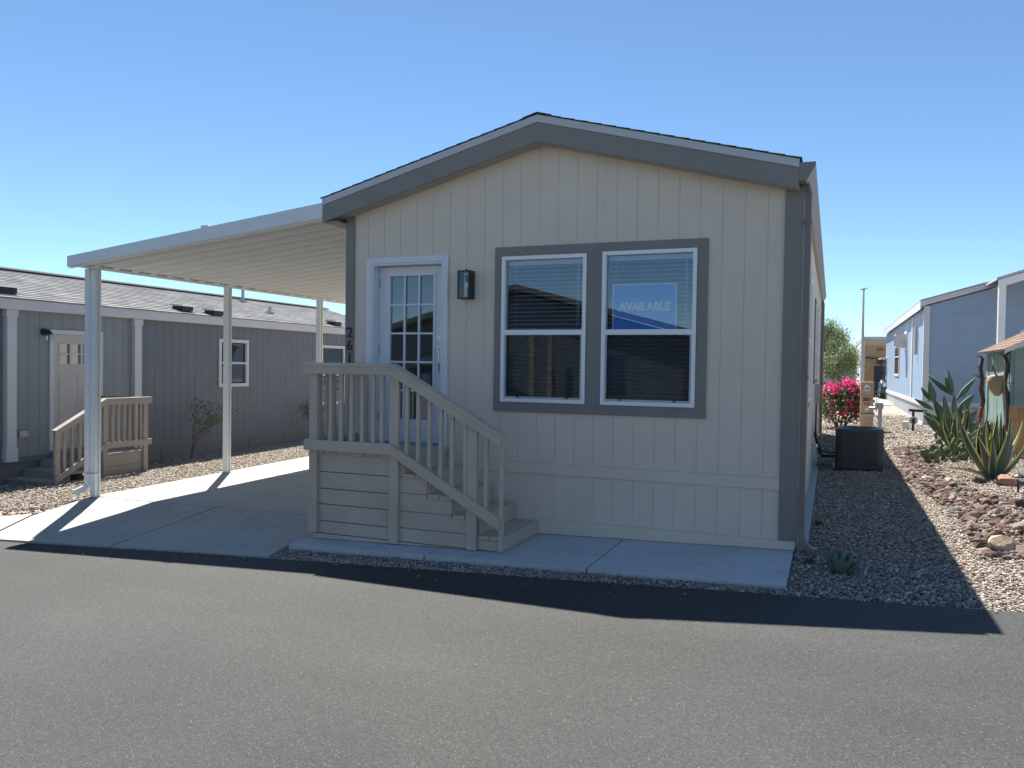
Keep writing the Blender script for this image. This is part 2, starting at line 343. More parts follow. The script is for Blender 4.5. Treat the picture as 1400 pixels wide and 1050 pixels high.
def slab(parent, poly, zf, th, mat, gap=.009, n=1):
    """concrete slab over an (x,y) polygon whose top follows zf, joints left open round it"""
    c = Vector((sum(p[0] for p in poly)/len(poly), sum(p[1] for p in poly)/len(poly), 0))
    P = []
    for p in poly:
        d = Vector((p[0], p[1], 0))-c; d = d*(1-gap/max(.2, d.length)*1.4); P.append(c+d)
    k = len(P)
    vs = [(p.x, p.y, zf(p.x, p.y)-th) for p in P]+[(p.x, p.y, zf(p.x, p.y)) for p in P]
    fs = [tuple(range(k-1, -1, -1)), tuple(range(k, 2*k))]+[(i, (i+1) % k, (i+1) % k+k, i+k) for i in range(k)]
    return MB().add(vs, fs).build('slab', mat, parent, bevel=.006)
drv = struct(bpy.data.objects.new('driveway', None)); COL.objects.link(drv); ORG['driveway'] = Vector((0, 0, 0))
xj = [-6.2, -4.22, -2.56]
for k in range(5):
    for i in range(2):
        ya = lambda x: joint_y(x)+2.46*k; slab(drv, [(xj[i], ya(xj[i])), (xj[i+1], ya(xj[i+1])), (xj[i+1], ya(xj[i+1])+2.46), (xj[i], ya(xj[i])+2.46)], DRV, .1, MT['concrete'])
E_ = lambda x: (x, edge_y(x)+.02)
slab(drv, [(-6.2, joint_y(-6.2)), (-6.12, -1.05), E_(-5.75), E_(-4.95), E_(-4.05), (-4.22, joint_y(-4.22))], DRV, .1, MT['concrete'])
slab(drv, [(-4.22, joint_y(-4.22)), E_(-4.05), E_(-3.1), E_(-2.17), (-2.25, -1.28), (-2.25, joint_y(-2.25))], DRV, .1, MT['concrete'])
slab(drv, [(-6.2, -.95), (-6.9, -1.45), E_(-8.2), E_(-5.78), (-6.14, -1.07)], lambda x, y: DRV(x, y)-.004, .1, MT['concrete'])
pad = struct(bpy.data.objects.new('entry_pad', None)); COL.objects.link(pad); ORG['entry_pad'] = Vector((0, 0, 0))
xp_ = [-2.22, -.71, .83, 2.42]
for i in range(3): slab(pad, [(xp_[i], -1.27), (xp_[i+1], -1.27), (xp_[i+1], -.006), (xp_[i], -.006)], PAD, .13, MT['padc'], .006)
fp = struct(box('footing', MT['footing'], None, 2.435, 2.53, .05, 12.85, -.1, .10))

# ------------------------------------------------------------------ gravel
ico = bmesh.new(); bmesh.ops.create_icosphere(ico, subdivisions=1, radius=1)
IV = np.array([v.co[:] for v in ico.verts]); IF = np.array([[v.index for v in f.verts] for f in ico.faces]); ico.free()
PAL = np.array([(.34, .275, .22), (.44, .38, .32), (.26, .215, .18), (.50, .45, .385), (.31, .235, .195), (.40, .35, .30), (.20, .17, .15), (.56, .52, .46), (.40, .31, .25)])
def pebbles(name, pts, smin, smax, pal=PAL, zf=GND, sink=.15):
    n = len(pts); s = rng.uniform(smin, smax, n)*.5
    an = rng.uniform(.6, 1.35, (n, 3)); an[:, 2] = rng.uniform(.45, .85, n)
    yaw = rng.uniform(0, 6.283, n); tl = rng.normal(0, .35, n)
    jit = rng.normal(1, .13, (n, 12, 1))
    V = IV[None]*jit*an[:, None, :]*s[:, None, None]
    ct, st = np.cos(tl), np.sin(tl)
    y2 = V[:, :, 1]*ct[:, None]-V[:, :, 2]*st[:, None]; z2 = V[:, :, 1]*st[:, None]+V[:, :, 2]*ct[:, None]
    cy, sy = np.cos(yaw), np.sin(yaw)
    x3 = V[:, :, 0]*cy[:, None]-y2*sy[:, None]; y3 = V[:, :, 0]*sy[:, None]+y2*cy[:, None]
    zb = np.array([zf(a, b) for a, b in pts])
    V = np.stack([x3+pts[:, 0:1], y3+pts[:, 1:2], z2+(zb+s*(.7-sink)*an[:, 2]+rng.uniform(-.004, .010, n))[:, None]], -1).reshape(-1, 3)
    Fc = (IF[None]+(np.arange(n)*12)[:, None, None]).reshape(-1, 3)
    me = bpy.data.meshes.new(name); me.vertices.add(len(V)); me.vertices.foreach_set('co', V.astype(np.float32).ravel())
    me.loops.add(Fc.size); me.loops.foreach_set('vertex_index', Fc.astype(np.int32).ravel())
    me.polygons.add(len(Fc)); me.polygons.foreach_set('loop_start', np.arange(0, Fc.size, 3, dtype=np.int32)); 
    me.update(calc_edges=True); me.validate()
    colr = np.minimum(pal[rng.integers(0, len(pal), n)]*rng.uniform(.6, 1.12, (n, 1)), .72)
    cc = np.concatenate([np.repeat(colr, 20, 0), np.ones((n*20, 1))], 1)
    at = me.attributes.new('piece', 'FLOAT_COLOR', 'FACE'); at.data.foreach_set('color', cc.astype(np.float32).ravel())
    me.materials.append(MT['pebble']); o = bpy.data.objects.new(name, me); COL.objects.link(o); o['kind'] = 'stuff'; return o
def scatter(x0, x1, y0, y1, dens, ok):
    n = int((x1-x0)*(y1-y0)*dens); p = np.stack([rng.uniform(x0, x1, n), rng.uniform(y0, y1, n)], 1)
    return p[[ok(a, b) for a, b in p]]
okR = lambda x, y: y > edge_y(x)+.015 and not (x < 2.44 and y > -1.29) and x < 3.75+.155*(y+7.6)
P1 = np.concatenate([scatter(2.42, 5.4, -1.7, 4, 2500, okR), scatter(2.5, 6.0, 4, 9, 1500, okR)])
pebbles('gravel', P1, .014, .034)
pebbles('gravel', scatter(-2.18, 2.6, -1.85, -1.27, 4200, lambda x, y: edge_y(x)+.01 < y < -1.28), .013, .029, zf=lambda x, y: STREET(x, edge_y(x))-.012)
pebbles('gravel', scatter(2.5, 7.0, 9, 20, 420, lambda x, y: not (x > 4.9 and y > 15.9)), .03, .06)
sp_ = scatter(-6, 5, -3.2, -1.2, 60, lambda x, y: edge_y(x)-rng.exponential(.16) < y < edge_y(x)-.01)
pebbles('loose_gravel', sp_, .007, .019, zf=STREET)
okL = lambda x, y: y > edge_y(x)+.05 and (y > -.93 or y > -.93-(-6.2-x)*.55)
pebbles('gravel', np.concatenate([scatter(-8.2, -6.21, -2.2, 9, 1500, okL), scatter(-9.1, -8.2, -1.8, 4, 350, okL)]), .018, .040)
# ------------------------------------------------------------------ the home, number 261
WX, LEN = 2.42, 12.85
PKX, PKZ, SL, EY = -.066, 4.184, .262, -.2
XL, XR = -2.61, 2.40
def rz(x): return PKZ-SL*abs(x-PKX)                       # top of the rake
home = thing('manufactured_home', (0, 0, 0), 'cream manufactured home with grey trim, a gable front and a white glazed door', 'mobile home')
DOOR = (-2.075, -1.19, .80, 2.795)
WINS = [(-.50, .416, 1.31, 2.815), (.578, 1.502, 1.31, 2.825)]
HOLES = [DOOR]+WINS
def cells(xa, xb, zlo, zhi_f, holes):
    """(x0,x1,z0,z1a,z1b) pieces of a vertical strip, openings left out"""
    cuts = sorted(set([xa, xb]+[h[k] for h in holes for k in (0, 1) if xa < h[k] < xb]+([PKX] if xa < PKX < xb else [])))
    out = []
    for a, b in zip(cuts, cuts[1:]):
        mid = (a+b)/2; z = zlo; ha, hb = zhi_f(a), zhi_f(b)
        for h in sorted([h for h in holes if h[0] < mid < h[1]], key=lambda h: h[2]):
            if h[2] > z: out.append((a, b, z, h[2], h[2]))
            z = max(z, h[3])
        out.append((a, b, z, ha, hb))
    return out
def slab_cells(mb, cs, y0, y1):
    for a, b, z0, za, zb in cs:
        mb.hexa([(a, y0, z0), (b, y0, z0), (b, y1, z0), (a, y1, z0), (a, y0, za), (b, y0, zb), (b, y1, zb), (a, y1, za)])
wallz = lambda x: rz(x)-.14
mb = MB(); slab_cells(mb, cells(-2.40, 2.40, -.02, wallz, HOLES), .0042, .12)
front = mb.build('front_wall', MT['cream'], home)
GS = .2032
gr = [-2.40]+[(i-10.5)*GS for i in range(-1, 23) if -2.38 < (i-10.5)*GS < 2.38]+[2.40]
for a, b in zip(gr, gr[1:]):
    if b-a < .02: continue
    groups = []
    for c in cells(a+.0026, b-.0026, .692, wallz, HOLES):          # pieces that touch stay one board
        for g in groups:
            if any(abs(c[0]-q[1]) < 1e-6 and c[2] < max(q[3:]) and q[2] < max(c[3:]) for q in g): g.append(c); break
        else: groups.append([c])
    for g in groups:
        mb = MB(); slab_cells(mb, g, 0, .0038); mb.build('siding_board', MT['cream'], front, bevel=.0015)
    mb = MB(); slab_cells(mb, cells(a+.0026, b-.0026, .121, lambda x: .579, []), 0, .0038); mb.build('siding_board', MT['cream'], front, bevel=.0015)
box('belt_board', MT['cream'], home, -2.31, 2.28, -.018, .004, .58, .69, bevel=.003)
mb = MB()
mb.hexa([(-2.425, -.02, PAD(-2.42)+.004), (2.425, -.02, PAD(2.42)+.004), (2.425, .005, PAD(2.42)+.004), (-2.425, .005, PAD(-2.42)+.004), (-2.425, -.02, .12), (2.425, -.02, .12), (2.425, .005, .12), (-2.425, .005, .12)])
mb.build('base_board', MT['cream'], home, bevel=.003)
for x0, x1 in ((-2.42, -2.31), (2.28, 2.422)):
    mb = MB(); mb.hexa([(x0, -.022, .122), (x1, -.022, .122), (x1, .006, .122), (x0, .006, .122), (x0, -.022, rz(x0)-.2), (x1, -.022, rz(x1)-.2), (x1, .006, rz(x1)-.2), (x0, .006, rz(x0)-.2)])
    mb.build('corner_trim', MT['grey'], home, bevel=.003)
# side and rear walls, interior
RW = [(1.30, 2.20, 1.31, 2.80), (2.36, 3.26, 1.31, 2.80), (5.9, 6.75, 1.55, 2.75), (7.6, 8.4, 1.55, 2.75)]
mb = MB()
ys = [.006]+sorted([v for w in RW for v in w[:2]])+[LEN]
for a, b in zip(ys, ys[1:]):
    w = [w for w in RW if w[0] <= a+1e-6 and w[1] >= b-1e-6]
    if w: mb.box(2.31, 2.42, a, b, .0, w[0][2]); mb.box(2.31, 2.42, a, b, w[0][3], 3.40)
    else: mb.box(2.31, 2.42, a, b, .0, 3.40)
rw = mb.build('side_wall', MT['cream'], home)
y = .12
while y < LEN-.02:
    yb = min(y+GS-.007, LEN); mb = MB()
    ok = [w for w in RW if not (yb < w[0]-.05 or y > w[1]+.05)]
    if ok: mb.box(2.421, 2.428, y, yb, .69, ok[0][2]-.08); mb.box(2.421, 2.428, y, yb, ok[0][3]+.08, 3.36)
    else: mb.box(2.421, 2.428, y, yb, .69, 3.36)
    mb.box(2.421, 2.428, y, yb, .14, .58)
    mb.build('siding_board', MT['cream'], rw); y += GS
box('side_belt_board', MT['cream'], home, 2.42, 2.437, .01, LEN, .58, .688)
box('side_base_board', MT['cream'], home, 2.42, 2.434, .01, LEN, .06, .138)
box('side_corner_trim', MT['grey'], home, 2.4225, 2.442, -.021, .10, .124, 3.39)
box('side_corner_trim', MT['grey'], home, 2.4225, 2.442, LEN-.1, LEN, .124, 3.39)
box('side_wall', MT['cream'], home, -2.42, -2.31, .013, LEN, -.08, 3.40)
mb = MB(); slab_cells(mb, cells(-2.31, 2.31, -.02, wallz, []), LEN-.11, LEN-.002); mb.build('rear_wall', MT['cream'], home)
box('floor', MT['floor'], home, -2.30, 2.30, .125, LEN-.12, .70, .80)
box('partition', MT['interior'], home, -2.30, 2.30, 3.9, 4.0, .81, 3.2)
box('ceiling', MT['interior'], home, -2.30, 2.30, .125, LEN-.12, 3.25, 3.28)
# roof
YB = LEN+.2
roof = None
mb = MB()
mb.prism([(XL+.02, EY+.02, rz(XL+.02)-.075), (PKX, EY+.02, PKZ-.075), (XR-.01, EY+.02, rz(XR-.01)-.075), (XR-.01, EY+.02, rz(XR-.01)-.01), (PKX, EY+.02, PKZ-.01), (XL+.02, EY+.02, rz(XL+.02)-.01)], 0, (0, YB-EY-.04, 0))
roof = mb.build('roof', MT['soffit'], home)
for s, xe in ((-1, XL), (1, XR)):
    L_ = abs(xe-PKX); cx, sn = 1/math.hypot(1, SL), SL/math.hypot(1, SL); k = 0; d = 0
    while d < L_+.02:
        d0 = max(0, L_+.022-d-.19); d1 = L_+.022-d; lift = .004
        P = []
        for dd, zz in ((d0, .006), (d1, .014), (d1, .004), (d0, -.004)):
            P.append((PKX+s*dd, EY-.022, PKZ-SL*dd+zz+lift))
        MB().prism(P, 0, (0, YB-EY+.04, 0)).build('shingle_course', MT['darkshingle'], roof)
        d += .14; k += 1
mb = MB()
mb.prism([(PKX-.15, EY-.026, PKZ-SL*.15+.014), (PKX, EY-.026, PKZ+.014), (PKX+.15, EY-.026, PKZ-SL*.15+.014), (PKX+.15, EY-.026, PKZ-SL*.15+.023), (PKX, EY-.026, PKZ+.024), (PKX-.15, EY-.026, PKZ-SL*.15+.023)], 0, (0, YB-EY+.05, 0)); mb.build('ridge_cap', MT['darkshingle'], roof)
for s, xe in ((-1, XL), (1, XR)):
    P = lambda dz0, dz1, y0, th: MB().prism([(PKX, y0, PKZ-dz0), (xe, y0, rz(xe)-dz0), (xe, y0, rz(xe)-dz1), (PKX, y0, PKZ-dz1)], 0, (0, th, 0))
    P(0, .072, EY-.016, .03).build('drip_edge', MT['drip'], home)
    P(.0725, .262, EY-.006, .026).build('rake_fascia', MT['grey'], home, bevel=.002)
    MB().prism([(PKX, EY+.021, PKZ-.235), (xe, EY+.021, rz(xe)-.235), (xe, EY+.021, rz(xe)-.25), (PKX, EY+.021, PKZ-.25)], 0, (0, -EY+.02, 0)).build('rake_soffit', MT['soffit'], home)
# eave boxes along the sides, gutter
mb = MB(); mb.box(XL, XL+.02, EY+.021, YB, rz(XL)-.26, rz(XL)-.02); mb.box(XL+.02, -2.42, EY+.021, YB, rz(XL)-.26, rz(XL)-.245); mb.build('eave_box', MT['grey'], home)
box('eave_soffit', MT['soffit'], home, 2.423, 2.455, .02, YB, 3.33, 3.36)
zt = rz(XR)-.03
prof = [(2.402, zt-.16), (2.462, zt-.16), (2.48, zt-.13), (2.535, zt-.03), (2.535, zt), (2.523, zt), (2.523, zt-.02), (2.472, zt-.12), (2.458, zt-.15), (2.412, zt-.15), (2.412, zt), (2.402, zt)]
g = MB().prism([(x, EY+.0, z) for x, z in prof], 0, (0, YB-EY, 0)).build('gutter', MT['taupe'], home)
MB().prism([(x, EY-.004, z) for x, z in [prof[i] for i in (0, 1, 2, 3, 4, 11)]], 0, (0, .003, 0)).build('end_cap', MT['grey'], g)
def downspout(y, name='downspout'):
    mb = MB(); P = [(2.455, y, zt-.15), (2.478, y, zt-.24), (2.478, y, .22), (2.49, y-.02, .13), (2.54, y-.07, .085), (2.60, y-.13, .075)]
    for a, b in zip(P, P[1:]): 
        d = (Vector(b)-Vector(a)).normalized(); mb.beam(Vector(a)-d*.012, Vector(b)+d*.012, .058, .045, up=(.2, 1, .1) if abs(d.z) > .5 else (0, 0, 1))
    o = mb.build(name, MT['taupe'], home, bevel=.006)
    for z in (3.0, 1.6, .5): MB().box(2.443, 2.511, y-.035, y+.035, z, z+.03).build('strap', MT['taupe'], o)
downspout(.0); downspout(LEN-.25)
# windows
def window_front(h, idx):
    x0, x1, z0, z1 = h; mid = 2.035
    mb = MB(); f = .038
    for a in ((x0, x1, z0, z0+f), (x0, x1, z1-f, z1), (x0, x0+f, z0+f, z1-f), (x1-f, x1, z0+f, z1-f)): mb.box(a[0], a[1], -.038, .07, a[2], a[3])
    w = mb.build('window', MT['white'], home, bevel=.003)
    box('meeting_rail', MT['white'], w, x0+f, x1-f, -.030, .035, mid-.032, mid+.022, bevel=.003)
    mb = MB()
    for a in ((x0+f, x0+f+.018, z0+f, mid-.033), (x1-f-.018, x1-f, z0+f, mid-.033), (x0+f+.018, x1-f-.018, z0+f, z0+f+.022)): mb.box(a[0], a[1], -.022, -.006, a[2], a[3])
    mb.build('screen_frame', MT['steel'], w)
    box('insect_screen', MT['screen'], w, x0+f+.018, x1-f-.018, -.015, -.013, z0+f+.022, mid-.033)
    for k in (.2, .78): box('latch', MT['black'], w, x0+(x1-x0)*k, x0+(x1-x0)*k+.022, -.028, -.0225, z0+f+.006, z0+f+.022)
    box('pane', MT['glass'], w, x0+f, x1-f, .010, .014, mid+.023, z1-f)
    box('pane', MT['glass'], w, x0+f, x1-f, .026, .030, z0+f, mid-.033)
    sm = MB(); n = Vector((0, math.cos(R(12)), math.sin(R(12)))); 
    sm.prism([(0, -.023*n.y, -.023*n.z-.0012), (0, .023*n.y, .023*n.z-.0012), (0, .023*n.y, .023*n.z+.0012), (0, -.023*n.y, -.023*n.z+.0012)], 0, (x1-x0-2*f-.03, 0, 0))
    me = sm.mesh('blind_slat', MT['blind']); z = z1-.10
    box('blind_headrail', MT['blind'], w, x0+f+.008, x1-f-.008, .068, .115, z1-f-.045, z1-f)
    while z > z0+f+.03:
        link('blind_slat', me, w, (x0+f+.015, .092, z), Euler((rng.normal(0, .015), rng.normal(0, .0015), 0))); z -= .0425
    for k in (.14, .86): MB().tube([(x0+(x1-x0)*k, .066, z1-f-.04), (x0+(x1-x0)*k, .066, z0+f+.02)], .0012, 5).build('blind_cord', MT['blind'], w)
    MB().tube([(x1-f-.07, .060, z1-f-.05), (x1-f-.07, .058, 2.10)], .004, 6).build('blind_wand', MT['blind'], w)
for i, h in enumerate(WINS): window_front(h, i)
mb = MB(); tx0, tx1, tz0, tz1 = -.581, 1.604, 1.209, 2.915
for a in ((tx0, tx1, tz0, 1.308), (tx0, tx1, 2.828, tz1), (tx0, -.502, 1.308, 2.828), (.418, .576, 1.308, 2.828), (1.504, tx1, 1.308, 2.828)): mb.box(a[0], a[1], -.022, .006, a[2], a[3])
mb.build('window_trim', MT['grey'], home, bevel=.002)
for h in RW:
    mb = MB(); y0, y1, z0, z1 = h; f = .04
    for a in ((y0, y1, z0, z0+f), (y0, y1, z1-f, z1), (y0, y0+f, z0+f, z1-f), (y1-f, y1, z0+f, z1-f), (y0+f, y1-f, 2.02, 2.06)): mb.box(2.36, 2.458, a[0], a[1], a[2], a[3])
    w = mb.build('window', MT['white'], home)
    box('pane', MT['glass'], w, 2.40, 2.404, y0+f, y1-f, z0+f, 2.02); box('pane', MT['glass'], w, 2.42, 2.424, y0+f, y1-f, 2.06, z1-f)
    mb = MB()
    for a in ((y0-.08, y1+.08, z0-.08, z0), (y0-.08, y1+.08, z1, z1+.08), (y0-.08, y0, z0, z1), (y1, y1+.08, z0, z1)): mb.box(2.4215, 2.447, a[0], a[1], a[2], a[3])
    mb.build('side_window_trim', MT['grey'], home)
    bl = MB(); z = z1-.08
    while z > z0+.05: bl.box(2.335, 2.35, y0+.05, y1-.05, z, z+.034); z -= .042
    b_ = bl.build('blind', MT['blind'], w); b_['kind'] = 'stuff'
# door
dx0, dx1, dz0, dz1 = DOOR
mb = MB(); t = .072
for a in ((dx0-t, dx0, dz0-.01, dz1+t), (dx1, dx1+.062, dz0-.01, dz1+t), (dx0, dx1, dz1, dz1+t)): mb.box(a[0], a[1], -.026, .004, a[2], a[3])
mb.build('door_trim', MT['door'], home, bevel=.006)
mb = MB()
for a in ((dx0+.001, dx0+.02, dz0, dz1-.02), (dx1-.02, dx1-.001, dz0, dz1-.02), (dx0+.001, dx1-.001, dz1-.02, dz1-.001)): mb.box(a[0], a[1], -.018, .15, a[2], a[3])
mb.build('door_jamb', MT['door'], home)
box('threshold', MT['steel'], home, dx0+.002, dx1-.002, -.03, .15, dz0-.02, dz0+.015)
X0, X1, Z0, Z1 = dx0+.024, dx1-.024, dz0+.02, dz1-.024; gx0, gx1, gz0, gz1 = -1.905, -1.36, 1.075, 2.665
mb = MB()
for a in ((X0, gx0, Z0, Z1), (gx1, X1, Z0, Z1), (gx0, gx1, Z0, gz0), (gx0, gx1, gz1, Z1)): mb.box(a[0], a[1], .10, .142, a[2], a[3])
dr = mb.build('door', MT['door'], home)
mb = MB(); e = .028
for a in ((gx0-e, gx1+e, gz0-e, gz0), (gx0-e, gx1+e, gz1, gz1+e), (gx0-e, gx0, gz0, gz1), (gx1, gx1+e, gz0, gz1)): mb.box(a[0], a[1], .09, .099, a[2], a[3])
mb.build('lite_frame', MT['door'], dr, bevel=.003)
cw, ch = (gx1-gx0)/3, (gz1-gz0)/5
for i in range(3):
    for j in range(5): box('pane', MT['glass'], dr, gx0+i*cw+.004, gx0+(i+1)*cw-.004, .118, .122, gz0+j*ch+.004, gz0+(j+1)*ch-.004)
for i in (1, 2): box('muntin', MT['door'], dr, gx0+i*cw-.010, gx0+i*cw+.010, .098, .117, gz0, gz1)
for j in range(1, 5): box('muntin', MT['door'], dr, gx0, gx1, .1005, .1165, gz0+j*ch-.010, gz0+j*ch+.010)
for z in (1.05, 1.8, 2.55): box('hinge', MT['chrome'], dr, X0-.005, X0+.02, .086, .0995, z, z+.09)
hx = X1-.052
MB().tube([(hx, .10, 1.98), (hx, .075, 1.98)], .03, 16).build('deadbolt', MT['chrome'], dr)
MB().box(hx-.024, hx+.024, .09, .0995, 1.56, 1.88).tube([(hx, .09, 1.86), (hx, .05, 1.84), (hx, .045, 1.70), (hx, .09, 1.60)], .010, 8).build('handle', MT['chrome'], dr)
# lantern, numbers
lx, lz0, lz1, ly = -.875, 2.39, 2.66, -.10
mb = MB(); w_ = .062
for a in (-1, 1):
    for b in (-1, 1): mb.box(lx+a*w_-.006, lx+a*w_+.006, ly+b*w_-.006, ly+b*w_+.006, lz0, lz1)
mb.box(lx-w_-.008, lx+w_+.008, ly-w_-.008, ly+w_+.008, lz1, lz1+.012); mb.box(lx-w_-.008, lx+w_+.008, ly-w_-.008, ly+w_+.008, lz0-.012, lz0)
mb.box(lx-.05, lx+.05, -.024, .002, lz0+.02, lz1-.02); mb.box(lx-.012, lx+.012, -.06, -.022, lz1-.06, lz1-.035); mb.tube([(lx, ly, lz1+.012), (lx, ly, lz1+.035)], .009, 8)
lan = mb.build('wall_lantern', MT['black'], home)
for a, b in ((0, -1), (-1, 0), (1, 0)):
    if a == 0: box('pane', MT['clear'], lan, lx-w_+.006, lx+w_-.006, ly-w_-.002, ly-w_+.001, lz0, lz1)
    else: box('pane', MT['clear'], lan, lx+a*w_-.0015, lx+a*w_+.0015, ly-w_+.006, ly+w_-.006, lz0, lz1)
MB().tube([(lx, ly, lz0+.0), (lx, ly, lz0+.09), (lx, ly, lz0+.1), (lx, ly, lz0+.14), (lx, ly, lz0+.17)], [.014, .014, .012, .026, .012], 10).build('bulb', MT['bulb'], lan, smooth=True)
for k, ch_ in enumerate('261'):
    o = link('house_number', text_mesh(ch_, .165, MT['black'], .003, .004), home, (-2.357, -.027, 2.03-.145*k), Euler((R(90), 0, 0)))
# utility pieces on the side wall
o = MB().box(2.437, 2.52, 7.1, 7.3, 1.1, 1.45).build('disconnect_box', MT['steel'], home)
MB().tube([(2.46, 7.2, 1.1), (2.46, 7.2, .55), (2.47, 7.15, .45)], .014, 8).build('conduit', MT['black'], o)
MB().tube([(2.445, 4.6, .62), (2.52, 4.6, .62), (2.53, 4.6, .58)], .012, 8).build('hose_bib', MT['chrome'], home)

# the sign in the window
sg = thing('available_sign', (1.0, .058, 2.05), 'blue sign reading AVAILABLE in white letters behind the window glass', 'sign')
a_, b_ = atY(838.5, 389, .055), atY(925.5, 386, .055); sx0, sx1, sz1 = a_.x, b_.x, a_.z
box('panel', MT['sign'], sg, sx0, sx1, .054, .058, 2.015, sz1)
mb = MB(); mb.box(sx0-.004, sx0+.008, .052, .0538, 2.015, sz1); mb.box(sx1-.008, sx1+.004, .052, .0538, 2.015, sz1); mb.box(sx0+.008, sx1-.008, .052, .0538, sz1-.010, sz1+.003); mb.build('border', MT['letter'], sg)
zt_ = atY(882, 419.5, .055).z
link('lettering', text_mesh('AVAILABLE', .112, MT['letter'], .0055, .0006), sg, ((sx0+sx1)/2, .0525, zt_), Euler((R(90), 0, 0)), (.92, 1, 1))

# ------------------------------------------------------------------ porch stairs
st = thing('porch_stairs', (-1.2, -.5, -.08), 'taupe painted wooden porch stairs with landing and picket railing', 'stairs')
M_ = MT['stair']; yF, yW = -.965, -.032; DZ = .80
sd = lambda *a: box('side_board', M_, st, *a, bevel=.003)
zk = lambda x: PAD(x)+.006
rows = [(.589, .762), (.419, .582), (.261, .412), (.091, .254), (-.036, .084)]
for a, b in rows: sd(-2.16, -1.20, yF+.03, yF+.055, a, b)
mb = MB(); mb.hexa([(-2.17, yF+.02, zk(-2.17)), (-.42, yF+.02, zk(-.42)), (-.42, yF+.055, zk(-.42)), (-2.17, yF+.055, zk(-2.17)), (-2.17, yF+.02, -.042), (-.42, yF+.02, -.042), (-.42, yF+.055, -.042), (-2.17, yF+.055, -.042)]); mb.build('kick_board', M_, st)
for a, b in rows: box('end_board', M_, st, -2.155, -2.13, yF+.06, yW, a, b, bevel=.003)
box('end_board', M_, st, -2.155, -2.13, yF+.06, yW, zk(-2.15), -.04)
XS = [-1.125, -.86, -.595, -.33, -.075]; ZS = [.80, .622, .442, .267, .10]
def lboard(z0, zt, zl, x1, x2):      # long board, its end cut down under the next tread
    MB().prism([(-1.19, yF+.03, z0), (x2, yF+.03, z0), (x2, yF+.03, zl), (x1, yF+.03, zl), (x1, yF+.03, zt), (-1.19, yF+.03, zt)], 0, (0, .025, 0)).build('side_board', M_, st, bevel=.003)
lboard(.438, .589, .584, XS[0]+.03, XS[1]-.004); lboard(.262, .434, .404, XS[1]-.004, XS[2]-.004)
lboard(.099, .258, .229, XS[2]-.004, XS[3]-.06); sd(-1.19, -.42, yF+.03, yF+.055, -.036, .094)
sd(-.327, XS[4]-.03, yF+.03, yF+.055, zk(-.2), .060)
sd(-1.19, XS[0]+.012, yF+.032, yF+.053, .593, .762)
# landing boards run front to back, treads run front to back as planks
x = -2.19; w_ = (XS[0]+.03+2.19)/7
for k in range(7): box('deck_board', M_, st, x+.002, x+w_-.004, yF+.012+rng.normal(0, .003), yW, DZ-.036, DZ+rng.normal(0, .0015), bevel=.004); x += w_
for k in range(4):
    xa, xb, z = XS[k], XS[k+1], ZS[k+1]; m2 = (xa+xb)/2+.006
    for a, b in ((xa+.012, m2-.003), (m2+.003, xb+.018)): box('tread', M_, st, a, b, yF+.015, yW, z-.036, z, bevel=.004)
    box('riser', M_, st, xa-.006, xa+.012, yF+.056, yW, z-.02, ZS[k]-.037)
box('riser', M_, st, XS[4]-.006, XS[4]+.012, yF+.03, yW, zk(XS[4]), ZS[4]-.037)
# posts
for x0, x1, zt_, zb in ((-2.195, -2.10, 1.60, -.03), (-1.262, -1.16, 1.59, -.06)): box('post', M_, st, x0, x1, yF-.012, yF+.028, zb, zt_, bevel=.004)
box('post', M_, st, -.425, -.325, yF-.012, yF+.028, zk(-.37), 1.17, bevel=.004)
box('post', M_, st, -2.195, -2.10, yW-.09, yW, DZ+.001, 1.60, bevel=.004)
# rails, flat then sloped
KX, RX, S_ = -1.235, -.075, .545
def rail(name, z0, z1, ya, yb, xl=-2.235, xr=RX):
    dz = S_*(xr-KX)
    pts = [(xl, ya, z0), (KX, ya, z0), (xr, ya, z0-dz), (xr, ya, z1-dz), (KX, ya, z1), (xl, ya, z1)]
    return MB().prism(pts, 0, (0, yb-ya, 0)).build(name, M_, st, bevel=.003)
rail('top_rail', 1.575, 1.652, yF-.05, yF-.014); rail('cap_rail', 1.653, 1.688, yF-.058, yF+.075)
rail('bottom_rail', .805, .912, yF-.05, yF-.014, xr=-.085)
zrail = lambda x, z: z-max(0, x-KX)*S_
for px in (452.4, 466.4, 480.8, 495.4, 510.6, 522.5, 556.7, 572.2, 587.7, 603.3, 618.8, 666.0):
    x = atY(px, 560, yF).x; x0, x1 = x-.019, x+.019
    box('baluster', M_, st, x0, x1, yF-.0135, yF+.022, zrail(x, .83)-.03, zrail(x, 1.62), bevel=.003)
box('baluster', M_, st, -.464, -.427, yF-.0135, yF+.02, zrail(-.45, .80), zrail(-.45, 1.62), bevel=.003)
box('newel', M_, st, -.098, -.060, yF-.0135, yF+.028, zk(-.08), zrail(-.08, 1.60), bevel=.003)
# railing of the landing's end
box('end_top_rail', M_, st, -2.232, -2.197, yF+.03, yW, 1.575, 1.650, bevel=.003); box('end_cap_rail', M_, st, -2.24, -2.10, yF+.08, yW, 1.6535, 1.688, bevel=.003)
box('end_bottom_rail', M_, st, -2.232, -2.197, yF-.012, yW, .805, .912, bevel=.003)
for k in range(6): y = yF+.13+k*.122; box('baluster', M_, st, -2.196, -2.160, y, y+.036, .81, 1.62, bevel=.003)

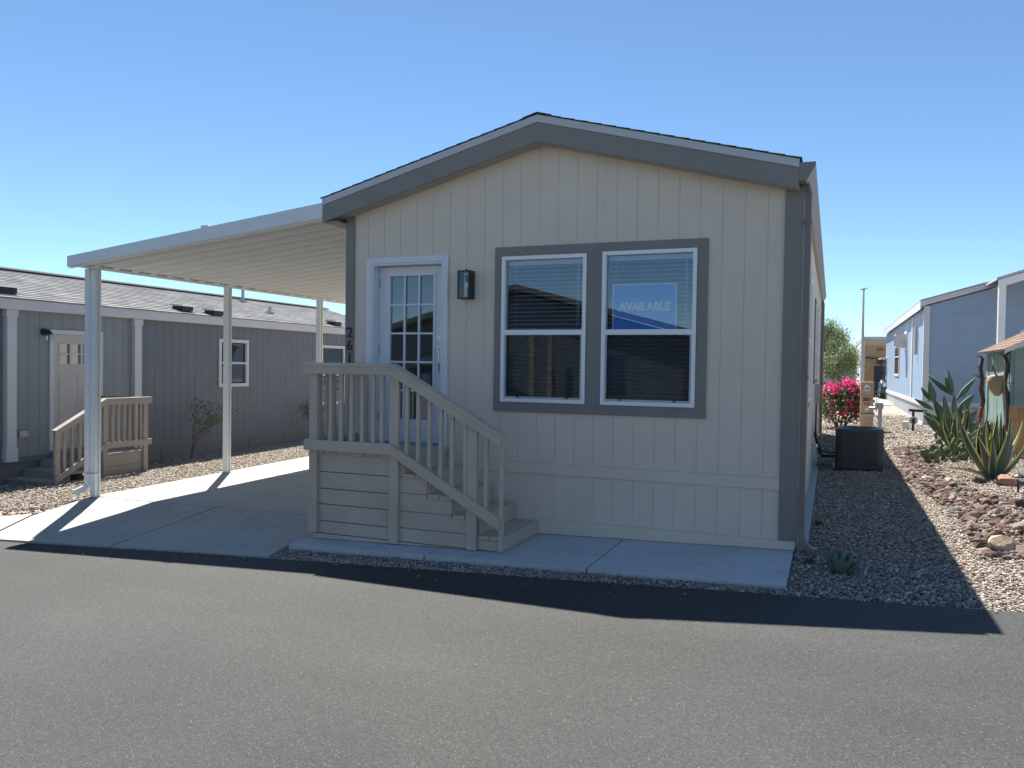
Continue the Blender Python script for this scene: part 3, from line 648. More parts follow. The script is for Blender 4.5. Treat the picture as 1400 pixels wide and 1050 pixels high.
# ------------------------------------------------------------------ carport
cp = thing('carport', (-6.12, -.165, -.09), 'white metal carport roof on three slender posts beside the cream home', 'carport')
CM = MT['carport']; xo, xi, SK = -6.19, -2.615, .085          # the front runs slightly askew, along the street
ZO, ZI = 2.882, 3.325; cs = (ZI-ZO)/(xi-xo)
cz = lambda x: ZO+(x-xo)*cs
YI, YE = -.19, 7.0; PW = .305
yk = lambda x: YI+SK*(x-xi)                                   # front edge
prof = [(0, 0), (.098, 0), (.106, -.011), (.114, -.011), (.122, 0), (.222, 0), (.231, -.019), (.241, -.019), (.249, -.004), (.286, -.004), (.293, -.017), (.301, -.017), (.305, 0), (.305, .03), (.24, .03), (.229, .002), (0, .002)]
me = MB().prism([(xo, yk(xo)+y, cz(xo)+z) for y, z in prof], 0, (xi-xo, yk(xi)-yk(xo), cz(xi)-cz(xo))).mesh('roof_pan', CM)
n_ = 24
tab = MB().prism([(-6.068, .232, cz(-6.06)-.002), (-6.068, .302, cz(-6.06)-.002), (-6.068, .292, cz(-6.06)-.026), (-6.068, .242, cz(-6.06)-.026)], 0, (.06, 0, .004)).mesh('rib_light_tab', MT['white'])  # white tabs stand in for daylight showing through the open rib ends
for k in range(n_):
    link('roof_pan', me, cp, (0, k*PW, 0)); link('rib_light_tab', tab, cp, (0, yk(-6.06)+k*PW, 0))
YE = yk(xo)+n_*PW
def along(z0, z1, y0, y1): return MB().prism([(xo-.015, yk(xo)+y0, cz(xo)+z0[0]), (xi, yk(xi)+y0, cz(xi)+z0[1]), (xi, yk(xi)+y0, cz(xi)+z1[1]), (xo-.015, yk(xo)+y0, cz(xo)+z1[0])], 0, (0, y1-y0, 0))
fas = along((-.035, -.022), (.098, .15), -.022, -.002).build('front_fascia', CM, cp, bevel=.004)
along((-.046, -.033), (-.036, -.023), -.001, .05).build('fascia_lip', CM, fas)
bz = ZO-.028
box('beam', CM, cp, -6.17, -6.07, yk(xo)+.05, YE, bz, bz+.030, bevel=.004)
mb = MB(); mb.box(xo-.016, xo-.003, yk(xo)-.02, YE, bz+.005, bz+.040); mb.box(xo-.003, -6.171, yk(xo)-.02, YE, bz+.005, bz+.014); mb.build('edge_gutter', CM, cp)
MB().prism([(xi, yk(xi), ZI-.03), (xi, yk(xi), ZI+.06), (xi, YE, ZI+.06), (xi, YE, ZI-.03)], 0, (.006, 0, 0)).build('hanger', CM, cp)
px_ = -6.12
for y in (-.165, 2.24, 4.645):
    zb = DRV(px_, y)+.002; mb = MB(); w = .045
    mb.box(px_-w, px_+w, y-w, y-.018, zb, bz); mb.box(px_-w, px_+w, y+.018, y+w, zb, bz); mb.box(px_-.032, px_+.032, y-.018, y+.018, zb, bz)
    p_ = mb.build('post', CM, cp, bevel=.004)
    box('base_plate', MT['steel'], p_, px_-.075, px_+.075, y-.07, y+.07, zb-.001, zb+.006)
mb = MB(); dsx, dsy = -6.212, -.182
mb.box(dsx-.044, dsx+.042, dsy-.038, dsy+.034, .06, bz+.006)
for a, b in (((dsx, dsy, .09), (dsx-.03, dsy-.04, .0)), ((dsx-.028, dsy-.036, .02), (dsx-.095, dsy-.14, -.03))): mb.beam(a, b, .075, .06, up=(0, 1, .3))
ds = mb.build('downspout', CM, cp, bevel=.006)
box('strap', CM, ds, dsx-.049, px_+.05, dsy-.056, dsy+.04, .19, .213)
MB().box(-4.22, -4.12, yk(-4.2)-.02, yk(-4.2)+.02, cz(-4.2)+.10, cz(-4.2)+.155).build('roof_clip', CM, cp)

# ------------------------------------------------------------------ grey home on the left
XW, XE, HY0, HY1 = -9.121, -8.976, -4.7, 12.47
EZ0, EZ1, RGX, RGZ = 2.447, 2.630, -11.68, 3.359
gh = thing('manufactured_home', (XW-2.6, 4, -.32), 'slate grey manufactured home with pale shingle roof beyond the carport', 'mobile home')
gz = lambda y: GND(XW, y)
GW = [(5.33, 6.227, 1.168, 2.172), (8.871, 9.923, .657, 2.153)]; GD = (1.566, 2.435, .193, 2.104)
def long_wall(par, xface, y0, y1, zlo, zhi, holes, mat, name, sgn=1, pitch=GS):
    """wall in the plane x = xface made of grooved boards, joined (each is only a few pixels wide)"""
    mb = MB(); cut = sorted(set([y0, y1]+[h[k] for h in holes for k in (0, 1) if y0 < h[k] < y1]))
    for a, b in zip(cut, cut[1:]):
        z = zlo
        for h in sorted([h for h in holes if h[0] < (a+b)/2 < h[1]], key=lambda h: h[2]): mb.box(xface-sgn*.10, xface-sgn*.0045, a, b, z, h[2]); z = h[3]
        mb.box(xface-sgn*.10, xface-sgn*.0045, a, b, z, zhi)
    w = mb.build(name, mat, par); y = y0
    bd = MB()
    while y < y1-.02:
        yb = min(y+pitch, y1); segs = [(y+.0028, yb-.0028)]
        for h in holes:
            ns = []
            for a, b in segs:
                if b <= h[0] or a >= h[1]: ns.append((a, b)); continue
                if a < h[0]: ns.append((a, h[0]))
                if b > h[1]: ns.append((h[1], b))
                lo, hi = max(a, h[0]), min(b, h[1]); bd.box(xface-sgn*.004, xface, lo, hi, zlo, h[2]); bd.box(xface-sgn*.004, xface, lo, hi, h[3], zhi)
            segs = ns
        for a, b in segs: bd.box(xface-sgn*.004, xface, a, b, zlo, zhi)
        y += pitch
    o = bd.build('siding_boards', mat, w); o['kind'] = 'stuff'; return w
long_wall(gh, XW, .717, 3.265, .06, 2.58, [GD], MT['hlight'], 'entry_wall')
long_wall(gh, XW-.001, HY0, .717, .06, 2.58, [], MT['hgrey'], 'wall'); long_wall(gh, XW-.001, 3.265, HY1, .06, 2.58, GW, MT['hgrey'], 'wall')
mb = MB(); mb.box(XW-.02, XW-.01, HY0, HY1, -.45, .155); sk = mb.build('skirting', MT['hskirt'], gh)
box('skirt_band', MT['hskirt'], gh, XW-.008, XW+.012, HY0, GD[0], .06, .15); box('skirt_band', MT['hskirt'], gh, XW-.008, XW+.012, GD[1]+.02, HY1, .06, .15)
for k in range(int((HY1-HY0)/1.22)): box('skirt_joint', MT['hskirt'], sk, XW-.012, XW-.002, HY0+k*1.22, HY0+k*1.22+.03, -.45, .055)
mb = MB(); mb.box(-14.4, -14.3, HY0, HY1, -.5, 2.6)
for yy in (HY0, HY1-.1): mb.prism([(-14.3, yy, -.5), (XW-.11, yy, -.5), (XW-.11, yy, 2.58), (RGX, yy, RGZ-.06), (-14.3, yy, 2.60)], 0, (0, .1, 0))
mb.build('rear_wall', MT['hgrey'], gh)
for y0 in (.698, 3.10):
    p_ = box('pillar', MT['hwhite'], gh, XW, XW+.09, y0+.03, y0+.185, .30, 2.335, bevel=.004)
    box('cap', MT['hwhite'], p_, XW, XW+.10, y0+.01, y0+.205, 2.335, EZ0, bevel=.004); box('base', MT['hwhite'], p_, XW, XW+.10, y0+.01, y0+.205, .087, .30, bevel=.004)
# roof with overlapping tabs
sl_ = (RGZ-EZ1)/(XE-RGX)
mb = MB(); mb.prism([(XE-.01, HY0-.2, EZ1-.03), (RGX, HY0-.2, RGZ-.03), (-14.5, HY0-.2, RGZ-.03-sl_*2.8), (-14.5, HY0-.2, RGZ-.09-sl_*2.8), (RGX, HY0-.2, RGZ-.09), (XE-.01, HY0-.2, EZ1-.09)], 0, (0, HY1-HY0+.4, 0))
rf = mb.build('roof', MT['hgrey'], gh)
tabs = MB(); d = 0; L_ = XE-RGX; row = 0
while d < L_:
    y = HY0-.22-(row % 3)*.11
    while y < HY1+.2:
        w = rng.uniform(.2, .42); c = rng.choice([.18, .20, .22, .235, .26])*rng.uniform(.94, 1.06)
        a, b = XE+.02-d, max(XE+.02-d-.165, RGX)
        za, zb = EZ1-.02+(XE-a)*sl_+.022, EZ1-.02+(XE-b)*sl_+.010
        y0_, y1_ = max(y, HY0-.22), min(y+w-.006, HY1+.22)
        if y1_ > y0_: tabs.add([(a, y0_, za), (a, y1_, za), (b, y1_, zb), (b, y0_, zb), (a, y0_, za-.02), (a, y1_, za-.02)], [(0, 1, 2, 3), (4, 5, 1, 0)], 0, (c, c*1.0, c*1.01))
        y += w
    d += .155; row += 1
o = tabs.build('shingles', MT['shingle'], rf); o['kind'] = 'stuff'
MB().prism([(RGX+.14, HY0-.23, RGZ-.02), (RGX, HY0-.23, RGZ+.02), (RGX-.14, HY0-.23, RGZ-.02), (RGX-.14, HY0-.23, RGZ), (RGX, HY0-.23, RGZ+.045), (RGX+.14, HY0-.23, RGZ)], 0, (0, HY1-HY0+.46, 0)).build('ridge_cap', MT['darkshingle'], rf)
box('eave_fascia', MT['hwhite'], gh, XE-.02, XE, HY0-.2, HY1+.2, EZ0, EZ1-.02); box('soffit', MT['hwhite'], gh, XW-.02, XE-.02, HY0-.2, HY1+.2, EZ0+.01, EZ0+.03)
rp = lambda dz0, dz1, yy, th: MB().prism([(XE, yy, EZ1-dz0), (RGX, yy, RGZ-dz0), (RGX, yy, RGZ-dz1), (XE, yy, EZ1-dz1)], 0, (0, th, 0))
rp(.02, .2, HY1+.2, .02).build('rake_fascia', MT['hwhite'], gh)
def on_roof(px, py):
    d = ray(px, py); n = Vector((sl_, 0, 1)); q = Vector((XE, 0, EZ1)); return CAM+d*((q-CAM).dot(n)/d.dot(n))
for px, py in ((4, 399), (250, 424), (293, 430), (457, 444)):
    p = on_roof(px, py); mb = MB(); x, y, z = p
    v = mb.box(x-.13, x+.13, y-.14, y+.14, z-.02, z+.085).build('roof_vent', MT['black'], rf)
    mb = MB(); mb.hexa([(x-.17, y-.18, z+.088), (x+.17, y-.18, z+.066), (x+.17, y+.18, z+.066), (x-.17, y+.18, z+.088), (x-.15, y-.16, z+.125), (x+.15, y-.16, z+.10), (x+.15, y+.16, z+.10), (x-.15, y+.16, z+.125)]); mb.build('vent_hood', MT['drip'], v)
for px, py, h in ((332, 412, .42), (369, 428, .16)):
    p = on_roof(px, py); v = MB().tube([(p.x, p.y, p.z-.03), (p.x, p.y, p.z+h)], .04, 10).build('vent_pipe', MT['steel'], rf)
    MB().tube([(p.x, p.y, p.z-.02), (p.x, p.y, p.z+.03)], .11, 12).build('flashing', MT['drip'], v)
def win_x(par, xf, h, sgn=1, trim=.07, frame=MT['hwhite'], slats=True, dark=True):
    y0, y1, z0, z1 = h; mb = MB(); f = trim; xo_ = xf+sgn*.03
    for a in ((y0, y1, z0, z0+f), (y0, y1, z1-f, z1), (y0, y0+f, z0+f, z1-f), (y1-f, y1, z0+f, z1-f)): mb.box(xf-sgn*.08, xo_, a[0], a[1], a[2], a[3])
    w = mb.build('window', frame, par); zm = (z0+z1)/2
    box('meeting_rail', frame, w, xf-.03, xf+.018, y0+f, y1-f, zm-.02, zm+.02)
    for a, b in ((z0+f, zm-.02), (zm+.02, z1-f)): box('pane', MT['glass'], w, xf-.022, xf-.018, y0+f, y1-f, a, b)
    if slats:
        bl = MB(); z = z1-f-.03
        while z > z0+f: bl.box(xf-sgn*.06, xf-sgn*.045, y0+f, y1-f, z, z+.03); z -= .042
        q = bl.build('blind', MT['blind'], w); q['kind'] = 'stuff'
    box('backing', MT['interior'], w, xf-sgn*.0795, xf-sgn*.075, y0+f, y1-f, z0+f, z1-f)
for h in GW: win_x(gh, XW, h)
# door of the grey home
y0, y1, z0, z1 = GD; mb = MB()
for a in ((y0-.07, y0, z0, z1+.07), (y1, y1+.07, z0, z1+.07), (y0, y1, z1, z1+.07)): mb.box(XW-.02, XW+.025, a[0], a[1], a[2], a[3])
mb.build('door_trim', MT['hwhite'], gh)
ly0, ly1, lz0, lz1 = y0+.125, y1-.125, 1.602, 1.96
mb = MB()
for a in ((y0, ly0, z0, z1), (ly1, y1, z0, z1), (ly0, ly1, z0, lz0), (ly0, ly1, lz1, z1)): mb.box(XW-.06, XW-.02, a[0], a[1], a[2], a[3])
gd = mb.build('door', MT['hdoor'], gh)
for i in range(3):
    for j in range(2):
        w_, h_ = (ly1-ly0)/3, (lz1-lz0)/2; box('pane', MT['glass'], gd, XW-.045, XW-.041, ly0+i*w_+.012, ly0+(i+1)*w_-.012, lz0+j*h_+.012, lz0+(j+1)*h_-.012)
for i in (0, 1, 2, 3): box('muntin', MT['hdoor'], gd, XW-.05, XW-.012, ly0+i*(ly1-ly0)/3-.012, ly0+i*(ly1-ly0)/3+.012, lz0, lz1)
for j in (0, 1, 2): box('muntin', MT['hdoor'], gd, XW-.0495, XW-.0125, ly0, ly1, lz0+j*(lz1-lz0)/2-.012, lz0+j*(lz1-lz0)/2+.012)
for a in (y0+.12, (y0+y1)/2+.03): box('door_panel', MT['hdoor'], gd, XW-.0195, XW-.012, a, a+.31, z0+.15, 1.45, bevel=.006)
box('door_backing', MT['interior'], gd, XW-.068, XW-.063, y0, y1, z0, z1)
# porch lamp, outlet
y_, z_ = 1.40, 2.10
l_ = MB().tube([(XW, y_, z_+.03), (XW+.03, y_, z_+.03)], .06, 14).tube([(XW+.03, y_, z_+.03), (XW+.10, y_+.01, z_+.04), (XW+.12, y_+.02, z_-.01)], [.02, .022, .05], 10).build('wall_lamp', MT['black'], gh)
MB().tube([(XW+.12, y_+.02, z_-.01), (XW+.12, y_+.02, z_-.10)], [.045, .055], 12).build('lamp_shade', MT['clear'], l_)
box('outlet_box', MT['steel'], gh, XW, XW+.05, .96, 1.10, .46, .555)
# stairs of the grey home
gs = thing('porch_stairs', (-8.6, 2.0, -.24), 'grey wooden porch stairs with railing at the slate grey home', 'stairs')
GM = paint('grey_stair_paint', (.30, .28, .255), .65, .06, .3, (60, 14, 60)); xA, xB = XW+.03, -8.08; DZ2 = .183; ya, yb = 1.615, 2.512; yl = .746
for k in range(6): w_ = (xB-xA)/6; box('deck_board', GM, gs, xA+k*w_+.003, xA+(k+1)*w_-.003, ya, yb, DZ2-.035, DZ2)
for k, (a, b) in enumerate(((-.03, .145), (-.205, -.035), (-.36, -.21))): box('side_board', GM, gs, xB-.03, xB-.008, ya-.28*k, yb, a, b)
for k in range(3):
    z = DZ2-(k+1)*.115; y = ya-.28*k
    box('tread', GM, gs, xA, xB-.032, y-.29, y-.002, z-.035, z); box('riser', GM, gs, xA, xB-.035, y-.02, y-.004, z+.001, z+.078)
    box('riser', GM, gs, xA, xB-.035, y-.275, y-.26, -.36, z-.036)
for y in (yb-.10, ya): box('post', GM, gs, xB-.005, xB+.04, y, y+.085, GND(xB, y)-.02, 1.04)
box('post', GM, gs, xB-.005, xB+.04, yl+.02, yl+.105, GND(xB, .8)-.02, .60)
sl2 = (1.077-.632)/(ya-yl)
def grail(name, z0, z1, xa_, xb_): return MB().prism([(xa_, yb+.04, z0), (xa_, ya+.02, z0), (xa_, yl, z0-sl2*(ya+.02-yl)), (xa_, yl, z1-sl2*(ya+.02-yl)), (xa_, ya+.02, z1), (xa_, yb+.04, z1)], 0, (xb_-xa_, 0, 0)).build(name, GM, gs)
grail('top_rail', .967, 1.044, xB+.041, xB+.07); grail('cap_rail', 1.045, 1.077, xB-.02, xB+.085); grail('bottom_rail', .27, .367, xB+.041, xB+.07)
for k in range(6): y = ya+.165+k*.111; box('baluster', GM, gs, xB+.004, xB+.040, y, y+.035, .27, 1.0)
for k in range(5): y = yl+.17+k*.13; dz = -sl2*(ya+.02-y); box('baluster', GM, gs, xB+.004, xB+.040, y, y+.035, .29+dz, 1.0+dz)
for k in range(7): y = .06+k*.12; box('baluster', GM, gs, xA+.06+y, xA+.095+y, yb-.04, yb-.004, DZ2, 1.0)
box('end_rail', GM, gs, xA, xB-.03, yb-.05, yb, 1.0, 1.065)

# ------------------------------------------------------------------ blue home on the right
BX, BY0, BY1, BZ = 4.965, 15.97, 32.3, .27
bh = thing('manufactured_home', (BX+2.4, 22, .3), 'blue manufactured home with white trim and ribbed white skirting', 'mobile home')
BW = [(24.3, 26.5, 1.55, 2.98), (21.2, 22.2, 2.45, 3.05)]
long_wall(bh, BX, BY0, BY1, .93, 3.42, BW, MT['blue'], 'side_wall', sgn=-1)
bw = 4.9; bsl = .286; bpk = BX+bw/2
mb = MB(); mb.prism([(BX+.11, BY0+.008, .8), (BX+bw, BY0+.008, .8), (BX+bw, BY0+.008, 3.45), (bpk, BY0+.008, 3.45+bsl*bw/2), (BX+.11, BY0+.008, 3.48)], 0, (0, .1, 0)); fw = mb.build('front_wall', MT['blue'], bh)
x = BX+.01
while x < BX+bw-.05:
    xe = min(x+1.216, BX+bw); h_ = [(x, BY0, .92), (xe, BY0, .92), (xe, BY0, 3.43+bsl*min(xe-BX, BX+bw-xe)), (x, BY0, 3.43+bsl*min(x-BX, BX+bw-x))]
    MB().prism(h_, 0, (0, .0075, 0)).build('siding_panel', MT['blue'], fw); x += 1.22
box('seam_trim', MT['blue'], bh, BX, BX+bw, BY0-.008, BY0-.001, 3.22, 3.25)
mb = MB(); mb.box(BX+bw-.1, BX+bw, BY0+.11, BY1, .3, 3.45); mb.box(BX+.11, BX+bw-.1, BY1-.1, BY1, .3, 3.5); mb.build('rear_wall', MT['blue'], bh)
for a in ((BX-.03, BX-.001, BY0-.02, BY0+.10), (BX-.001, BX+.11, BY0-.03, BY0-.009)): box('corner_trim', MT['broof'], bh, a[0], a[1], a[2], a[3], .93, 3.45)
sk = box('skirting', MT['bskirt'], bh, BX+.03, BX+.05, BY0+.03, BY1, .0, .80); y = BY0+.03
rb = MB()
while y < BY1: rb.box(BX+.008, BX+.0295, y, y+.10, .0, .80); y += .2
o = rb.build('skirt_ribs', MT['bskirt'], sk); o['kind'] = 'stuff'
fs_ = box('front_skirting', MT['bskirt'], bh, BX+.05, BX+bw, BY0+.035, BY0+.05, .0, .80); x = BX+.05
while x < BX+bw: box('skirt_rib', MT['bskirt'], fs_, x, x+.10, BY0+.012, BY0+.034, .0, .80); x += .2
box('belt', MT['broof'], bh, BX-.035, BX+.009, BY0-.03, BY1, .80, .92); box('front_belt', MT['broof'], bh, BX+.01, BX+bw, BY0-.035, BY0-.0005, .80, .915)
box('ground_rail', MT['broof'], bh, BX-.01, BX+.005, BY0, BY1, .1, .36)
mb = MB(); mb.prism([(BX-.12, BY0-.12, 3.44), (bpk, BY0-.12, 3.44+bsl*(bw/2+.12)), (BX+bw+.12, BY0-.12, 3.44), (BX+bw+.12, BY0-.12, 3.58), (bpk, BY0-.12, 3.58+bsl*(bw/2+.12)), (BX-.12, BY0-.12, 3.58)], 0, (0, BY1-BY0+.24, 0)); mb.build('roof', MT['broof'], bh)
mb = MB(); mb.prism([(BX-.14, BY0-.14, 3.585), (bpk, BY0-.14, 3.585+bsl*(bw/2+.14)), (BX+bw+.14, BY0-.14, 3.585), (BX+bw+.14, BY0-.14, 3.61), (bpk, BY0-.14, 3.61+bsl*(bw/2+.14)), (BX-.14, BY0-.14, 3.61)], 0, (0, BY1-BY0+.28, 0)); mb.build('roof_sheet', MT['drip'], bh)
box('eave_fascia', MT['broof'], bh, BX-.135, BX-.121, BY0-.12, BY1+.1, 3.36, 3.582)
for h in BW: win_x(bh, BX, h, sgn=-1, trim=.09, frame=MT['broof'], slats=False)
o = MB().box(BX-.34, BX+.05, 21.35, 22.05, 2.5, 2.95).build('window_unit', MT['drip'], bh); box('grille', MT['black'], o, BX-.342, BX-.3405, 21.42, 21.98, 2.56, 2.9)
box('batten', MT['broof'], bh, BX-.03, BX-.001, 19.2, 19.5, .93, 3.36); MB().tube([(BX-.06, 17.8, 3.0), (BX-.06, 17.8, 2.2)], .05, 8).build('vent_duct', MT['drip'], bh)
p_ = atY(1398, 440, BY0); mb = MB(); xq = p_.x
for a in ((xq-.05, xq+1.0, 2.75, 2.82), (xq-.05, xq+.02, 1.7, 2.75), (xq+.93, xq+1.0, 1.7, 2.75), (xq-.05, xq+1.0, 1.63, 1.7)): mb.box(a[0], a[1], BY0-.04, BY0+.05, a[2], a[3])
w = mb.build('window', MT['broof'], bh); box('pane', MT['glass'], w, xq+.02, xq+.93, BY0-.02, BY0-.016, 1.7, 2.75)
# porch of the blue home
po = thing('porch_roof', (6.44, 14.4, .4), 'white porch roof on a square post in front of the blue home', 'porch')
a = atY(1365, 388, 14.4); PX = a.x; pz = a.z
mb = MB(); mb.prism([(PX, 14.4, pz-.09), (PX+3.4, 14.4, pz-.09+.32*3.4), (PX+3.4, 14.4, pz+.09+.32*3.4), (PX, 14.4, pz+.09)], 0, (0, .03, 0)); mb.build('rake_fascia', MT['white'], po)
mb = MB(); mb.prism([(PX-.04, 14.36, pz+.091), (PX+3.4, 14.36, pz+.091+.32*3.44), (PX+3.4, 14.36, pz+.15+.32*3.44), (PX-.04, 14.36, pz+.15)], 0, (0, 1.45, 0)); mb.build('roof_sheet', MT['drip'], po)
mb = MB(); mb.prism([(PX+.02, 14.431, pz-.06), (PX+3.4, 14.431, pz-.06+.32*3.38), (PX+3.4, 14.431, pz-.04+.32*3.38), (PX+.02, 14.431, pz-.04)], 0, (0, 1.36, 0)); mb.build('ceiling', MT['tanl'], po)
xq = atY(1370, 420, 14.45).x
box('post', MT['white'], po, xq-.075, xq+.075, 14.44, 14.58, GND(xq, 14.5)-.02, pz-.05)
box('post', MT['white'], po, xq+3.0, xq+3.15, 14.44, 14.58, GND(xq, 14.5)-.02, pz+.85)

# ------------------------------------------------------------------ tan building at the end of the lane, its cart and pole
TY = 34.; tx = atY(1183, 470, TY).x; tzt = atY(1183, 462, TY).z; tg = GND(tx, TY)
tb = thing('tan_building', (tx+2, TY+5, tg), 'small tan building with a navy door at the end of the gravel lane', 'building')
dx = atY(1195, 500, TY).x; dzt = atY(1195, 500, TY).z
mb = MB(); mb.box(tx, dx, TY, TY+.15, tg-.1, tzt-.35); mb.box(dx, dx+1.0, TY, TY+.15, dzt, tzt-.35); mb.box(dx+1.0, tx+5, TY, TY+.15, tg-.1, tzt-.35); mb.build('front_wall', MT['tan'], tb)
box('head_panel', MT['tanl'], tb, tx, tx+5, TY-.02, TY+.15, tzt-.35, tzt-.06)
box('roof', MT['drip'], tb, tx-.1, tx+5.1, TY-.15, TY+13, tzt-.06, tzt+.06)
box('side_wall', MT['cool'], tb, tx-.08, tx-.005, TY-.01, TY+13, tg-.1, tzt-.065)
d_ = box('door', MT['navy'], tb, dx+.005, dx+.995, TY+.05, TY+.1, tg, dzt-.005)
for k in range(2): box('door_panel', MT['navy'], d_, dx+.15, dx+.85, TY+.04, TY+.0495, tg+.2+k*.85, tg+.9+k*.85)
for body, px, py, sz, mt_, shr in (('276', 1203, 478, .20, MT['wood'], 0), ('Welcome', 1194.5, 489.5, .2, MT['black'], .3)):
    p = atY(px, py, TY-.005); link('lettering', text_mesh(body, sz, mt_, .004, .008, shr), tb, (p.x, TY-.012, p.z), Euler((R(90), 0, 0)))
p = atY(1207, 494, TY); mb = MB(); mb.prism([(p.x-.28, TY-.03, p.z-.12), (p.x+.28, TY-.03, p.z-.12), (p.x+.28, TY-.03, p.z), (p.x+.08, TY-.03, p.z+.16), (p.x-.08, TY-.03, p.z+.16), (p.x-.28, TY-.03, p.z)], 0, (0, .028, 0)); mb.build('wall_plaque', MT['wood'], tb)
ap = struct(MB().hexa([(3.9, 26.5, GND(3.9, 26.5)-.05), (4.9, 26.5, GND(4.9, 26.5)-.05), (8, 33.9, GND(8, 33.9)-.05), (3.9, 33.9, GND(3.9, 33.9)-.05), (3.9, 26.5, GND(3.9, 26.5)+.03), (4.9, 26.5, GND(4.9, 26.5)+.03), (8, 33.9, GND(8, 33.9)+.03), (3.9, 33.9, GND(3.9, 33.9)+.03)]).build('concrete_apron', MT['concrete']))
# golf cart
cx_ = atY(1211, 530, 33).x+.25; cg = GND(cx_, 32.5)+.02
gc = thing('golf_cart', (cx_, 32.4, cg), 'dark golf cart parked behind the blue home at the tan building', 'golf cart')
mb = MB(); mb.prism([(cx_-.55, 31.3, cg+.25), (cx_-.55, 33.5, cg+.25), (cx_-.55, 33.5, cg+.75), (cx_-.55, 32.6, cg+.75), (cx_-.55, 32.4, cg+.40), (cx_-.55, 31.8, cg+.40), (cx_-.55, 31.6, cg+.85), (cx_-.55, 31.3, cg+.70)], 0, (1.1, 0, 0)); mb.build('body', MT['navy'], gc, bevel=.03)
box('roof', MT['hwhite'], gc, cx_-.58, cx_+.58, 31.5, 33.4, cg+1.78, cg+1.84, bevel=.02)
for sx_ in (-1, 1):
    for yy in (31.65, 33.2): MB().tube([(cx_+sx_*.5, yy, cg+.7), (cx_+sx_*.5, yy, cg+1.79)], .018, 8).build('roof_post', MT['black'], gc)
    for yy in (31.65, 33.1):
        w = MB().tube([(cx_+sx_*.42, yy, cg+.22), (cx_+sx_*.58, yy, cg+.22)], .22, 18).build('wheel', MT['tyre'], gc); MB().tube([(cx_+sx_*.575, yy, cg+.22), (cx_+sx_*.59, yy, cg+.22)], .12, 14).build('rim', MT['chrome'], w)
    MB().tube([(cx_+sx_*.4, 31.31, cg+.62), (cx_+sx_*.4, 31.27, cg+.62)], .08, 12).build('headlight', MT['bulb'], gc)
box('windscreen', MT['clear'], gc, cx_-.48, cx_+.48, 31.63, 31.64, cg+.85, cg+1.75); box('seat', MT['tyre'], gc, cx_-.5, cx_+.5, 32.55, 33.0, cg+.75, cg+.88, bevel=.03); box('backrest', MT['tyre'], gc, cx_-.5, cx_+.5, 32.95, 33.05, cg+.9, cg+1.3, bevel=.03)
MB().tube([(cx_-.25, 31.75, cg+.8), (cx_-.25, 32.1, cg+1.05)], .015, 6).build('steering_column', MT['black'], gc)
# pole
p = atY(1181, 397, 22.); pg = GND(p.x, 22)
pl = thing('flag_pole', (p.x, 22, pg), 'tall thin bare metal pole rising behind the meter pedestal', 'pole')
MB().tube([(p.x, 22, pg-.05), (p.x, 22, p.z-1.6), (p.x, 22, p.z)], [.05, .045, .03], 10).build('shaft', MT['steel'], pl)
MB().tube([(p.x, 22, p.z), (p.x, 22, p.z+.06)], [.05, .03], 8).beam((p.x-.12, 22, p.z+.03), (p.x+.14, 22, p.z+.08), .03, .03).build('finial', MT['steel'], pl)
MB().tube([(p.x, 22, pg-.03), (p.x, 22, pg+.06)], [.13, .10], 14).build('base_collar', MT['steel'], pl)

# ------------------------------------------------------------------ air conditioner, meter pedestal, post
ax0, ax1, ay0, ay1 = 2.775, 3.49, 5.98, 6.68; ag = GND(3.13, 6.3)
ac = thing('air_conditioner', (3.13, 6.33, ag), 'dark grey air conditioning unit on the shaded gravel by the home', 'air conditioner')
box('pad', MT['black'], ac, ax0-.03, ax1+.03, ay0-.03, ay1+.03, ag-.03, ag+.035, bevel=.008); b0, b1 = ag+.035, ag+.66
def rsq(g, r=.12, n=6):          # rounded square outline, g inset
    P = []; cs_ = [(ax1-r, ay0+r, -90), (ax1-r, ay1-r, 0), (ax0+r, ay1-r, 90), (ax0+r, ay0+r, 180)]
    for cx0, cy0, a0 in cs_:
        for i in range(n+1): t_ = R(a0+90*i/n); P.append((cx0+(r-g)*math.cos(t_), cy0+(r-g)*math.sin(t_)))
    return P
def ring(name, g, z0, z1, mat, bevel=0): return MB().prism([(x, y, z0) for x, y in rsq(g)], 0, (0, 0, z1-z0)).build(name, mat, ac, bevel=bevel)
ring('body', .022, b0+.01, b1-.03, MT['ac']); ring('base_pan', 0, b0, b0+.05, MT['ac'], .008)
ring('top_cover', -.004, b1-.055, b1-.012, MT['ac'], .012); ring('top_deck', .03, b1-.012, b1, MT['ac'], .01)
mb = MB(); z = b0+.062
while z < b1-.065: mb.prism([(x, y, z) for x, y in rsq(.004)], 0, (0, 0, .007)); z += .0165
o = mb.build('louvres', MT['acl'], ac); o['kind'] = 'stuff'
for x in (ax0+.24, ax0+.47): box('guard_wire', MT['ac'], ac, x-.004, x+.004, ay0-.003, ay0+.003, b0+.05, b1-.055)
for k in range(1, 7):
    r_ = .045*k; MB().tube([((ax0+ax1)/2+r_*math.cos(t), (ay0+ay1)/2+r_*math.sin(t), b1+.012) for t in np.linspace(0, 2*math.pi, 25)], .004, 5).build('fan_guard_ring', MT['ac'], ac)
MB().tube([((ax0+ax1)/2, (ay0+ay1)/2, b1-.001), ((ax0+ax1)/2, (ay0+ay1)/2, b1+.02)], .06, 14).build('fan_hub', MT['ac'], ac)
